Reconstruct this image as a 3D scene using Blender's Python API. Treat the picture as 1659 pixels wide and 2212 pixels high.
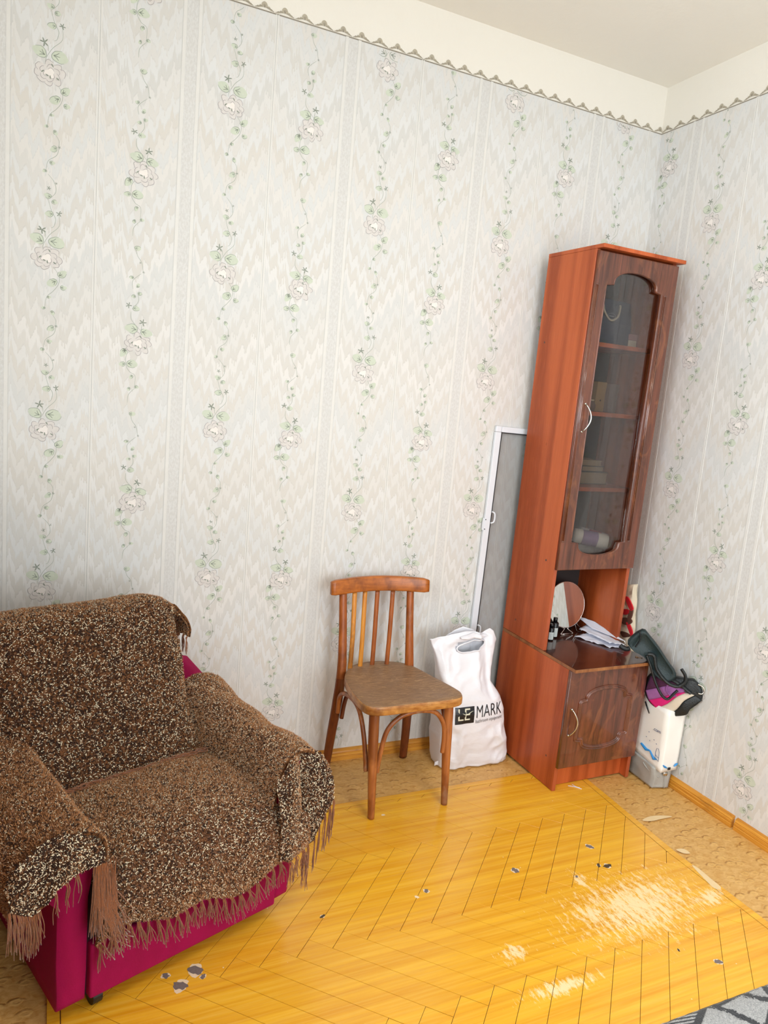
import bpy, bmesh, math, random
from mathutils import Vector, Matrix, noise
import numpy as np
for o in list(bpy.data.objects): bpy.data.objects.remove(o)
scn = bpy.context.scene
COL = scn.collection
PI = math.pi

# ------------------------------------------------------------ camera
camd = bpy.data.cameras.new('camera')
cam = bpy.data.objects.new('camera', camd); COL.objects.link(cam)
cam.location = (-2.29249, -2.51188, 1.42146)
cam.rotation_euler = (1.41994666, -0.08625202, -0.42215552)
camd.sensor_fit = 'HORIZONTAL'; camd.sensor_width = 36.0
camd.lens = 1563.128/1659*36.0
camd.clip_start = 0.05; camd.clip_end = 60
scn.camera = cam

# ------------------------------------------------------------ world, lights, exposure
w = bpy.data.worlds.new('sky'); scn.world = w; w.use_nodes = True
bg = w.node_tree.nodes['Background']
bg.inputs[0].default_value = (0.80, 0.90, 1.0, 1); bg.inputs[1].default_value = 1.5
def area(name, loc, rot, sx, sy, power, col):
    l = bpy.data.lights.new(name, 'AREA'); l.shape = 'RECTANGLE'; l.size = sx; l.size_y = sy
    l.energy = power; l.color = col
    o = bpy.data.objects.new(name, l); COL.objects.link(o); o.location = loc; o.rotation_euler = rot
    return o
# daylight entering by the side window; the second is fill light, added at the rear
area('window_daylight', (-3.22, -2.35, 1.75), (0, -PI/2, 0), 1.5, 1.35, 86, (0.86, 0.94, 1.0))
area('added_rear_fill', (-1.0, -4.32, 1.45), (PI/2, 0, 0), 1.5, 2.1, 52, (0.90, 0.95, 1.0))
# fill light added from above, no lamp known there
area('added_top_fill', (-1.2, -2.0, 2.62), (0, 0, 0), 0.5, 0.5, 12, (1.0, 0.97, 0.92))
scn.view_settings.view_transform = 'Standard'
scn.view_settings.look = 'None'
scn.view_settings.gamma = 1.0
scn.view_settings.use_curve_mapping = False
scn.view_settings.exposure = 0.30

# ------------------------------------------------------------ material helpers
def lin(c):
    return tuple(((v/255)/12.92 if v/255 <= 0.04045 else ((v/255+0.055)/1.055)**2.4) for v in c)
class NT:
    def __init__(s, name):
        m = bpy.data.materials.new(name); m.use_nodes = True
        s.m = m; s.t = m.node_tree; s.N = s.t.nodes; s.L = s.t.links
        s.b = s.N['Principled BSDF']; s.out = s.N['Material Output']
    def n(s, typ, **kw):
        x = s.N.new(typ)
        for k, v in kw.items(): setattr(x, k, v)
        return x
    def lk(s, a, b): s.L.new(a, b)
    def put(s, sock, v):
        if isinstance(v, (int, float, tuple)): sock.default_value = v
        else: s.lk(v, sock)
    def math(s, op, a, b=None, c=None):
        x = s.n('ShaderNodeMath', operation=op)
        s.put(x.inputs[0], a)
        if b is not None: s.put(x.inputs[1], b)
        if c is not None: s.put(x.inputs[2], c)
        return x.outputs[0]
    def mix(s, f, a, b, blend='MIX'):
        x = s.n('ShaderNodeMix', data_type='RGBA', blend_type=blend)
        s.put(x.inputs[0], f)
        for i, v in ((6, a), (7, b)):
            if isinstance(v, tuple): v = tuple(v)+(1,) if len(v) == 3 else v
            s.put(x.inputs[i], v)
        return x.outputs[2]
    def coord(s, which='Object'):
        return s.n('ShaderNodeTexCoord').outputs[which]
    def geo(s): return s.n('ShaderNodeNewGeometry').outputs['Position']
    def mapping(s, v, scale=(1,1,1), loc=(0,0,0), rot=(0,0,0)):
        x = s.n('ShaderNodeMapping'); s.lk(v, x.inputs[0])
        x.inputs['Scale'].default_value = scale; x.inputs['Location'].default_value = loc
        x.inputs['Rotation'].default_value = rot
        return x.outputs[0]
    def noise(s, v, scale=5, detail=2, rough=0.5, dist=0.0, fac=True):
        x = s.n('ShaderNodeTexNoise'); s.lk(v, x.inputs['Vector'])
        x.inputs['Scale'].default_value = scale; x.inputs['Detail'].default_value = detail
        x.inputs['Roughness'].default_value = rough; x.inputs['Distortion'].default_value = dist
        return x.outputs['Fac']
    def ramp(s, f, stops):
        x = s.n('ShaderNodeValToRGB'); s.lk(f, x.inputs[0])
        e = x.color_ramp.elements
        while len(e) < len(stops): e.new(0.5)
        for i, (p, c) in enumerate(stops):
            e[i].position = p
            e[i].color = (c, c, c, 1) if isinstance(c, (int, float)) else tuple(c)+(1,)
        return x.outputs[0]
    def bump(s, h, strength=0.3, dist=0.01):
        x = s.n('ShaderNodeBump'); s.lk(h, x.inputs['Height'])
        x.inputs['Strength'].default_value = strength; x.inputs['Distance'].default_value = dist
        s.lk(x.outputs[0], s.b.inputs['Normal']); return x
    def base(s, v):
        if isinstance(v, tuple): s.b.inputs['Base Color'].default_value = tuple(v)+(1,)
        else: s.lk(v, s.b.inputs['Base Color'])
    def rough(s, r): s.put(s.b.inputs['Roughness'], r)
def flat(name, rgb, rough=0.6, metal=0.0, var=0.06, scale=30, bump=0.0, bscale=None, coat=0.0):
    s = NT(name); c = lin(rgb)
    v = s.coord()
    f = s.noise(v, scale, 3)
    s.base(s.mix(f, tuple(x*(1-var) for x in c), tuple(min(1, x*(1+var)) for x in c)))
    s.rough(rough); s.b.inputs['Metallic'].default_value = metal
    s.b.inputs['Coat Weight'].default_value = coat
    if bump: s.bump(s.noise(v, bscale or scale*3, 3), bump, 0.004)
    return s.m

# ------------------------------------------------------------ mesh helpers
def mesh_obj(name, verts, faces, mats, parent=None, smooth=False, mi=None):
    me = bpy.data.meshes.new(name)
    me.from_pydata([tuple(v) for v in verts], [], faces)
    if not isinstance(mats, (list, tuple)): mats = [mats]
    for m in mats: me.materials.append(m)
    if mi is not None: me.polygons.foreach_set('material_index', mi)
    if smooth: me.polygons.foreach_set('use_smooth', [True]*len(me.polygons))
    me.update()
    o = bpy.data.objects.new(name, me); COL.objects.link(o)
    if parent is not None: o.parent = parent
    return o
def bm_obj(name, bm, mats, parent=None, smooth=False):
    bmesh.ops.recalc_face_normals(bm, faces=bm.faces[:])
    me = bpy.data.meshes.new(name); bm.to_mesh(me); bm.free()
    if not isinstance(mats, (list, tuple)): mats = [mats]
    for m in mats: me.materials.append(m)
    if smooth: me.polygons.foreach_set('use_smooth', [True]*len(me.polygons))
    o = bpy.data.objects.new(name, me); COL.objects.link(o)
    if parent is not None: o.parent = parent
    return o
def add_box(bm, lo, hi, bev=0.0, seg=2):
    c = [(a+b)/2 for a, b in zip(lo, hi)]; s = [abs(b-a) for a, b in zip(lo, hi)]
    r = bmesh.ops.create_cube(bm, size=1, matrix=Matrix.Translation(c) @ Matrix.Diagonal((*s, 1)))
    if bev > 0:
        es = list({e for v in r['verts'] for e in v.link_edges})
        bmesh.ops.bevel(bm, geom=es, offset=bev, segments=seg, profile=0.5, affect='EDGES')
def box(name, lo, hi, mat, parent=None, bev=0.002, seg=2):
    bm = bmesh.new(); add_box(bm, lo, hi, bev, seg); return bm_obj(name, bm, mat, parent)
def catmull(pts, n=8, closed=False):
    P = [Vector(p) for p in pts]; out = []
    N = len(P)
    for i in range(N if closed else N-1):
        if closed: p0, p1, p2, p3 = P[(i-1) % N], P[i], P[(i+1) % N], P[(i+2) % N]
        else: p0, p1, p2, p3 = P[max(i-1, 0)], P[i], P[i+1], P[min(i+2, N-1)]
        for k in range(n):
            t = k/n
            out.append(0.5*((2*p1)+(-p0+p2)*t+(2*p0-5*p1+4*p2-p3)*t*t+(-p0+3*p1-3*p2+p3)*t**3))
    if not closed: out.append(P[-1].copy())
    return out
def tube_geo(path, rad, n=8, flat=1.0, closed=False, up=None):
    """verts, faces of a tube; rad number or list; flat squashes along the binormal"""
    P = [Vector(p) for p in path]; m = len(P)
    if not isinstance(rad, (list, tuple)): rad = [rad]*m
    V, Fc = [], []
    u = None
    for i in range(m):
        if closed: t = P[(i+1) % m]-P[(i-1) % m]
        else: t = P[min(i+1, m-1)]-P[max(i-1, 0)]
        if t.length < 1e-9: t = Vector((0, 0, 1))
        t.normalize()
        if up is not None: u = Vector(up)-t*t.dot(Vector(up))
        elif u is None: u = t.orthogonal()
        else: u = u-t*t.dot(u)
        if u.length < 1e-6: u = t.orthogonal()
        u.normalize(); b = t.cross(u)
        for k in range(n):
            a = 2*PI*k/n
            V.append(P[i]+(u*math.cos(a)+b*math.sin(a)*flat)*rad[i])
    R = m if closed else m-1
    for i in range(R):
        j = (i+1) % m
        for k in range(n):
            l = (k+1) % n
            Fc.append((i*n+k, i*n+l, j*n+l, j*n+k))
    if not closed:
        Fc.append(tuple(range(n-1, -1, -1))); Fc.append(tuple((m-1)*n+k for k in range(n)))
    return V, Fc
class Acc:
    def __init__(s): s.V = []; s.F = []; s.M = []
    def add(s, V, F, mi=0):
        o = len(s.V); s.V += [tuple(v) for v in V]
        s.F += [tuple(i+o for i in f) for f in F]; s.M += [mi]*len(F)
    def tube(s, path, rad, n=8, mi=0, **k): s.add(*tube_geo(path, rad, n, **k), mi)
    def box(s, lo, hi, mi=0):
        (a, b, c), (d, e, f) = lo, hi
        s.add([(a,b,c),(d,b,c),(d,e,c),(a,e,c),(a,b,f),(d,b,f),(d,e,f),(a,e,f)],
              [(0,3,2,1),(4,5,6,7),(0,1,5,4),(1,2,6,5),(2,3,7,6),(3,0,4,7)], mi)
    def obj(s, name, mats, parent=None, smooth=False): return mesh_obj(name, s.V, s.F, mats, parent, smooth, s.M)
def tube(name, path, rad, mat, parent=None, n=10, **k):
    V, F = tube_geo(path, rad, n, **k); return mesh_obj(name, V, F, mat, parent, True)
def loft(name, rings, mat, parent=None, cap=True, smooth=True):
    n = len(rings[0]); V = [p for r in rings for p in r]; F = []
    for i in range(len(rings)-1):
        for k in range(n):
            l = (k+1) % n
            F.append((i*n+k, i*n+l, (i+1)*n+l, (i+1)*n+k))
    if cap:
        F.append(tuple(range(n-1, -1, -1))); F.append(tuple((len(rings)-1)*n+k for k in range(n)))
    return mesh_obj(name, V, F, mat, parent, smooth)
def plate(name, loops, thick, bev, mat, parent=None, axis='Y', at=0.0):
    """flat board from 2D loops (first outer, rest holes); thickness along axis starting at `at`"""
    cu = bpy.data.curves.new(name, 'CURVE'); cu.dimensions = '2D'; cu.fill_mode = 'BOTH'
    cu.extrude = max(thick/2-bev, 1e-5); cu.bevel_depth = bev; cu.bevel_resolution = 2; cu.offset = -bev
    for lp in loops:
        sp = cu.splines.new('POLY'); sp.points.add(len(lp)-1)
        for p, (x, y) in zip(sp.points, lp): p.co = (x, y, 0, 1)
        sp.use_cyclic_u = True
    return curve_to_mesh(name, cu, mat, parent, axis, at, thick)
def curve_to_mesh(name, cu, mat, parent, axis, at, thick):
    tmp = bpy.data.objects.new('tmp', cu); COL.objects.link(tmp)
    dg = bpy.context.evaluated_depsgraph_get()
    me = bpy.data.meshes.new_from_object(tmp.evaluated_get(dg))
    bpy.data.objects.remove(tmp); bpy.data.curves.remove(cu)
    me.name = name
    if axis == 'Y': me.transform(Matrix(((1,0,0,0),(0,0,-1,at+thick/2),(0,1,0,0),(0,0,0,1))))
    elif axis == 'Z': me.transform(Matrix.Translation((0, 0, at+thick/2)))
    me.materials.clear(); me.materials.append(mat)
    o = bpy.data.objects.new(name, me); COL.objects.link(o)
    if parent is not None: o.parent = parent
    return o
def text_mesh(txt, size, align='LEFT', bold=0.0, ext=0.0002, shear=0.0):
    cu = bpy.data.curves.new('txt', 'FONT'); cu.body = txt; cu.size = size; cu.align_x = align
    cu.extrude = ext; cu.offset = bold; cu.shear = shear; cu.resolution_u = 3
    tmp = bpy.data.objects.new('tmp', cu); COL.objects.link(tmp)
    dg = bpy.context.evaluated_depsgraph_get()
    me = bpy.data.meshes.new_from_object(tmp.evaluated_get(dg))
    bpy.data.objects.remove(tmp); bpy.data.curves.remove(cu)
    return me
def tag(o, label=None, cat=None, group=None, kind=None):
    if label: o['label'] = label
    if cat: o['category'] = cat
    if group: o['group'] = group
    if kind: o['kind'] = kind
    return o
def empty(name, loc=(0,0,0), rz=0.0, mat=None):
    o = bpy.data.objects.new(name, None); COL.objects.link(o); o.empty_display_size = 0.05
    if mat is not None: o.matrix_world = mat
    else: o.location = loc; o.rotation_euler = (0, 0, rz)
    return o
def struct(name, o): o.name = name; o['kind'] = 'structure'; return o

# ------------------------------------------------------------ materials: room
def m_plaster(name, rgb):
    s = NT(name); v = s.geo(); c = lin(rgb)
    f = s.noise(v, 1.6, 4, 0.6)
    s.base(s.mix(f, tuple(x*0.965 for x in c), tuple(min(1, x*1.03) for x in c)))
    s.rough(0.75); s.bump(s.noise(v, 9, 5, 0.6), 0.25, 0.01); return s.m
M_CEIL = m_plaster('ceiling_paint', (239, 235, 224))
M_WHITEWALL = m_plaster('white_wall_paint', (232, 227, 216))
M_WALL = m_plaster('wall_paint', (225, 222, 212))

def m_wallpaper():
    s = NT('wallpaper_print'); v = s.coord()
    sx = s.n('ShaderNodeSeparateXYZ'); s.lk(v, sx.inputs[0]); X, Z = sx.outputs[0], sx.outputs[2]
    H = 0.2364
    # distance from the vine in each half: V shaped chevrons
    xx = s.math('GREATER_THAN', X, 0.265)
    x2 = s.math('SUBTRACT', X, s.math('MULTIPLY', xx, 0.2936))
    ping = s.math('PINGPONG', x2, H/2)
    small = s.math('PINGPONG', s.math('ADD', x2, 0.008), 0.017)
    xq = s.math('FLOOR', s.math('DIVIDE', X, 0.0038))
    wn = s.n('ShaderNodeTexWhiteNoise', noise_dimensions='1D'); s.lk(xq, wn.inputs['W'])
    jag = s.math('ADD', s.math('MULTIPLY', small, -2.3), s.math('MULTIPLY', wn.outputs[0], 0.030))
    wide = s.noise(s.mapping(v, (7, 7, 0.4)), 1.0, 1)
    ph = s.math('ADD', Z, s.math('MULTIPLY', ping, 1.25))
    ph = s.math('ADD', ph, jag); ph = s.math('ADD', ph, s.math('MULTIPLY', wide, 0.03))
    u = s.math('DIVIDE', ph, 0.043)
    k = s.math('FLOOR', u); fr = s.math('FRACT', u)
    w1 = s.n('ShaderNodeTexWhiteNoise', noise_dimensions='1D'); s.lk(k, w1.inputs['W'])
    w2 = s.n('ShaderNodeTexWhiteNoise', noise_dimensions='1D'); s.lk(s.math('ADD', k, 37.3), w2.inputs['W'])
    alt = s.math('MODULO', s.math('ADD', k, 100.0), 2.0)
    tone = s.ramp(s.math('ADD', s.math('MULTIPLY', alt, 0.45), s.math('MULTIPLY', w1.outputs[0], 0.55)), [(0.15, 0.0), (0.85, 1.0)])
    col = s.mix(tone, lin((206, 203, 196)), lin((220, 219, 216)))
    tint = s.mix(w2.outputs[0], lin((221, 213, 204)), lin((208, 215, 221)))
    col = s.mix(0.28, col, tint)
    edge = s.math('LESS_THAN', fr, 0.13)
    col = s.mix(s.math('MULTIPLY', edge, 0.30), col, lin((197, 195, 192)))
    # plain embossed stripe between the two ribs
    inb = s.math('MULTIPLY', s.math('GREATER_THAN', X, 0.2364), s.math('LESS_THAN', X, 0.2936))
    emb = s.noise(s.mapping(v, (180, 180, 90)), 1.0, 3, 0.7)
    stripe = s.mix(s.ramp(emb, [(0.42, 0), (0.6, 1)]), lin((205, 203, 199)), lin((214, 213, 210)))
    col = s.mix(inb, col, stripe)
    for x0 in (0.2350, 0.2465, 0.2835, 0.2950, 0.0000, 0.5300):
        d = s.math('ABSOLUTE', s.math('SUBTRACT', X, x0))
        col = s.mix(s.math('MULTIPLY', s.math('LESS_THAN', d, 0.0011), 0.5), col, lin((192, 192, 188)))
    s.base(col); s.rough(0.62)
    h = s.math('ADD', s.math('MULTIPLY', tone, 0.4), s.noise(s.mapping(v, (300, 300, 60)), 1, 2))
    s.bump(h, 0.12, 0.0015); return s.m
M_PAPER = m_wallpaper()
M_RIB = flat('wallpaper_rib', (220, 218, 213), 0.6)
M_VSTEM = flat('print_stem', (157, 166, 152), 0.7, scale=80)
M_VDARK = flat('print_dark_leaf', (136, 144, 130), 0.7, scale=80)
M_VLEAF = flat('print_leaf', (200, 207, 189), 0.7, var=0.1, scale=60)
M_VPETAL = flat('print_petal', (214, 209, 204), 0.7, var=0.08, scale=70)
M_VLINE = flat('print_petal_line', (164, 158, 157), 0.7, scale=80)
M_VWHITE = flat('print_petal_white', (232, 226, 220), 0.7, scale=80)
M_BORDER = flat('border_paper_print', (176, 167, 148), 0.7, var=0.12, scale=20)
M_BORDERL = flat('border_paper_line', (140, 132, 118), 0.7, var=0.1, scale=20)
M_BORDERW = flat('border_paper_ground', (226, 221, 209), 0.7)

def m_baseboard():
    s = NT('baseboard_paint'); v = s.geo()
    st = s.noise(s.mapping(v, (3, 3, 140)), 1, 3)
    c = s.mix(s.ramp(st, [(0.35, 0), (0.7, 1)]), lin((196, 128, 38)), lin((224, 160, 62)))
    dirt = s.ramp(s.noise(s.mapping(v, (6, 6, 40)), 1.5, 4, 0.7), [(0.55, 0), (0.72, 1)])
    c = s.mix(s.math('MULTIPLY', dirt, 0.6), c, lin((120, 72, 26)))
    s.base(c); s.rough(0.42); s.bump(st, 0.3, 0.003); return s.m
M_BASE = m_baseboard()

def m_parquet():
    s = NT('parquet_varnish'); v = s.geo()
    g1 = s.noise(s.mapping(v, (1.1, 30, 1), rot=(0, 0, 0.06)), 1.3, 4, 0.6)
    g2 = s.noise(s.mapping(v, (4, 160, 1), rot=(0, 0, 0.06)), 1.0, 2)
    inf = s.n('ShaderNodeObjectInfo')
    c = s.mix(s.ramp(g1, [(0.3, 0), (0.7, 1)]), lin((222, 148, 12)), lin((247, 188, 46)))
    c = s.mix(s.math('MULTIPLY', s.ramp(g2, [(0.45, 0), (0.75, 1)]), 0.35), c, lin((248, 200, 92)))
    c = s.mix(s.math('MULTIPLY', inf.outputs['Random'], 0.10), c, lin((196, 118, 6)))
    # worn, whitish scuffs where the varnish is rubbed away
    sep = s.n('ShaderNodeSeparateXYZ'); s.lk(v, sep.inputs[0])
    def blob(cx, cy, rx, ry, rot=0.0):
        m = s.n('ShaderNodeMapping'); s.lk(v, m.inputs[0]); m.vector_type = 'TEXTURE'
        m.inputs['Location'].default_value = (cx, cy, 0); m.inputs['Rotation'].default_value = (0, 0, rot)
        m.inputs['Scale'].default_value = (rx, ry, 1000)
        l = s.n('ShaderNodeVectorMath', operation='LENGTH'); s.lk(m.outputs[0], l.inputs[0])
        return s.math('MAXIMUM', s.math('SUBTRACT', 1.0, l.outputs['Value']), 0.0)
    area_ = blob(-0.68, -1.08, 0.50, 0.26, 0.1)
    for a in ((-0.845, -1.07, 0.14, 0.10, 0), (-0.57, -1.04, 0.12, 0.08, 0), (-1.148, -1.12, 0.09, 0.06, 0),
              (-0.77, -0.93, 0.05, 0.10, 0), (-0.42, -1.12, 0.16, 0.07, 0.3), (-1.10, -1.26, 0.25, 0.05, 0)):
        area_ = s.math('MAXIMUM', area_, blob(*a))
    scr = s.noise(s.mapping(v, (60, 18, 1), rot=(0, 0, 0.9)), 1.2, 5, 0.75)
    scr2 = s.noise(s.mapping(v, (150, 60, 1), rot=(0, 0, 0.6)), 1.2, 3, 0.7)
    th = s.math('SUBTRACT', s.math('ADD', scr, s.math('MULTIPLY', scr2, 0.35)), s.math('SUBTRACT', 0.92, s.math('MULTIPLY', area_, 0.42)))
    wear = s.ramp(s.math('MULTIPLY', th, 7.0), [(0.0, 0), (0.9, 1)])
    wear = s.math('MULTIPLY', wear, s.ramp(area_, [(0.0, 0), (0.12, 1)]))
    c = s.mix(s.math('MULTIPLY', wear, 0.85), c, lin((250, 226, 178)))
    fl = s.n('ShaderNodeTexVoronoi'); s.lk(s.mapping(v, (9, 9, 9)), fl.inputs['Vector']); fl.inputs['Scale'].default_value = 1.6
    speck = s.ramp(fl.outputs['Distance'], [(0.022, 1), (0.032, 0)])
    c = s.mix(s.math('MULTIPLY', speck, 0.8), c, lin((250, 232, 190)))
    haze = s.ramp(s.noise(v, 1.1, 2), [(0.35, 0), (0.7, 1)])
    c = s.mix(s.math('MULTIPLY', haze, 0.12), c, lin((242, 196, 110)))
    s.base(c)
    s.rough(s.math('ADD', 0.27, s.math('MULTIPLY', wear, 0.35)))
    s.b.inputs['Coat Weight'].default_value = 0.25; s.b.inputs['Coat Roughness'].default_value = 0.22
    s.bump(s.math('ADD', g2, s.math('MULTIPLY', wear, 1.5)), 0.06, 0.002); return s.m
M_PARQ = m_parquet()
M_STRIP = M_PARQ
M_JOINT = flat('joint_dirt', (84, 46, 8), 0.8)
def m_lino():
    s = NT('patterned_linoleum'); v = s.geo()
    f = s.noise(s.mapping(v, (38, 60, 1)), 1.0, 4, 0.65, 1.2)
    c = s.mix(s.ramp(f, [(0.3, 0), (0.7, 1)]), lin((196, 142, 66)), lin((224, 180, 112)))
    # curled scallop print on a loose lattice
    m = s.mapping(v, (17, 26, 1))
    vo = s.n('ShaderNodeTexVoronoi', voronoi_dimensions='2D'); s.lk(m, vo.inputs['Vector']); vo.inputs['Scale'].default_value = 1.0
    vo.inputs['Randomness'].default_value = 0.75
    vs = s.n('ShaderNodeVectorMath', operation='SUBTRACT'); s.lk(m, vs.inputs[0]); s.lk(vo.outputs['Position'], vs.inputs[1])
    sp = s.n('ShaderNodeSeparateXYZ'); s.lk(vs.outputs[0], sp.inputs[0])
    wob = s.math('MULTIPLY', s.noise(s.mapping(v, (120, 120, 1)), 1, 2), 0.20)
    ring = s.math('ABSOLUTE', s.math('SUBTRACT', s.math('ADD', vo.outputs['Distance'], wob), 0.42))
    arc = s.ramp(ring, [(0.03, 1), (0.085, 0)])
    upper = s.math('MULTIPLY', s.ramp(sp.outputs[1], [(0.0, 0), (0.16, 1)]), s.ramp(s.noise(s.mapping(v, (16, 20, 1)), 1, 2), [(0.44, 0), (0.58, 1)]))
    arc = s.math('MULTIPLY', arc, upper)
    c = s.mix(s.math('MULTIPLY', arc, 0.7), c, lin((146, 92, 24)))
    hi = s.ramp(s.math('ABSOLUTE', s.math('SUBTRACT', s.math('ADD', vo.outputs['Distance'], wob), 0.28)), [(0.03, 1), (0.10, 0)])
    c = s.mix(s.math('MULTIPLY', hi, 0.3), c, lin((234, 190, 110)))
    worn = s.ramp(s.noise(v, 3.5, 4, 0.7), [(0.58, 0), (0.75, 1)])
    c = s.mix(s.math('MULTIPLY', worn, 0.35), c, lin((150, 104, 50)))
    s.base(c); s.rough(0.45); s.bump(s.math('SUBTRACT', s.math('MULTIPLY', hi, 0.6), arc), 0.35, 0.002); return s.m
M_LINO = m_lino()
M_SCRAPE = flat('bare_scrape', (232, 204, 156), 0.6, var=0.05, scale=60)
M_CHIP = flat('chipped_hole', (118, 104, 100), 0.8, var=0.35, scale=200)
M_CHIPD = flat('dark_chip', (74, 58, 40), 0.8, var=0.3, scale=200)
M_CHIPR = flat('chip_rim', (236, 212, 178), 0.7, var=0.1, scale=200)

# ------------------------------------------------------------ room shell
X0, Y0, HC, HB = -3.05, -4.2, 2.8057, 2.6236
def wall_with_hole(name, axis, at, a0, a1, th, hole, mat):
    bm = bmesh.new()
    def bx(u0, u1, z0, z1):
        if axis == 'x': add_box(bm, (min(at, at+th), u0, z0), (max(at, at+th), u1, z1))
        else: add_box(bm, (u0, min(at, at+th), z0), (u1, max(at, at+th), z1))
    u0, u1, z0, z1 = hole
    bx(a0, u0, 0, HC); bx(u1, a1, 0, HC); bx(u0, u1, z1, HC)
    if z0 > 0.01: bx(u0, u1, 0, z0)
    o = bm_obj(name, bm, mat); o['kind'] = 'structure'; return o
floor = tag(box('floor', (X0-0.12, Y0-0.12, -0.10), (0.12, 0.12, -0.0045), M_LINO, bev=0), kind='structure')
ceiling = tag(box('ceiling', (X0-0.12, Y0-0.12, HC), (0.12, 0.12, HC+0.1), M_CEIL, bev=0), kind='structure')
wall_back = tag(box('wall_back', (X0-0.12, 0.0, -0.0045), (0.12, 0.12, HC), M_WHITEWALL, bev=0), kind='structure')
wall_right = tag(box('wall_right', (0.0, Y0-0.12, -0.0045), (0.12, 0.0, HC), M_WHITEWALL, bev=0), kind='structure')
wall_left = wall_with_hole('wall_left', 'x', X0, Y0-0.12, 0.0, -0.12, (-3.10, -1.60, 1.0, 2.4), M_WALL)
wall_front = wall_with_hole('wall_front', 'y', Y0, X0, 0.0, -0.12, (-1.8, -0.2, 0.0, 2.35), M_WALL)
# window frame, and frame of the door added for fill light
M_UPVC = flat('white_upvc', (236, 238, 240), 0.35)
def glass_mat(name, tint=(1, 1, 1), refl=0.5, fac=None, rough=0.02):
    s = NT(name); s.N.remove(s.b)
    tr = s.n('ShaderNodeBsdfTransparent'); tr.inputs[0].default_value = (*tint, 1)
    gl = s.n('ShaderNodeBsdfGlossy'); gl.inputs['Roughness'].default_value = rough
    fr = s.n('ShaderNodeFresnel'); fr.inputs[0].default_value = 1.5
    f = s.math('MULTIPLY', fr.outputs[0], refl)
    if fac: f = s.math('ADD', f, fac)
    mx = s.n('ShaderNodeMixShader'); s.lk(f, mx.inputs[0]); s.lk(tr.outputs[0], mx.inputs[1]); s.lk(gl.outputs[0], mx.inputs[2])
    s.lk(mx.outputs[0], s.out.inputs[0]); return s.m
M_GLASS = glass_mat('clear_glass')
def win_frame(name, axis, at, u0, u1, z0, z1, mull):
    A = Acc(); t = 0.06
    def bx(a, b, c, d):
        if axis == 'x': A.box((at-0.08, a, c), (at-0.02, b, d))
        else: A.box((a, at-0.08, c), (b, at-0.02, d))
    bx(u0, u1, z0, z0+t); bx(u0, u1, z1-t, z1); bx(u0, u0+t, z0+t, z1-t); bx(u1-t, u1, z0+t, z1-t)
    for m in mull: bx(m-t/2, m+t/2, z0+t, z1-t)
    o = tag(A.obj(name, M_UPVC), kind='structure')
    if axis == 'x': box('pane', (at-0.052, u0+t, z0+t), (at-0.048, u1-t, z1-t), M_GLASS, o, bev=0)
    else: box('pane', (u0+t, at-0.052, z0+t), (u1-t, at-0.048, z1-t), M_GLASS, o, bev=0)
    return o
win_frame('window_1', 'x', X0, -3.10, -1.60, 1.0, 2.4, [-2.35])
win_frame('added_door_1', 'y', Y0, -1.8, -0.2, 0.0, 2.35, [-1.0])  # unseen door, added so that fill light enters from the rear

# ---- wallpaper drops
PW = 0.53; S0 = -2.4221+0.2364; BX0, BX1 = 0.2364, 0.2936; TH = 0.0006
def paper_mesh(x0, x1):
    """a drop in local space: x across, z up, printed face towards -y"""
    A = Acc()
    A.box((x0, -TH, 0.0), (x1, 0, HB), 0)
    ribs = [(0.0006, 0.0022), (0.0036, 0.0022), (BX0+0.0035, 0.0030), (BX0+0.0085, 0.0022), (BX1-0.0085, 0.0022), (BX1-0.0035, 0.0030), (PW-0.0036, 0.0022)]
    for c, hw in ribs:
        if x0 <= c-hw and c+hw <= x1: A.box((c-hw, -TH-0.0010, 0.0), (c+hw, -TH+0.0001, HB), 1)
    return A
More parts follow.
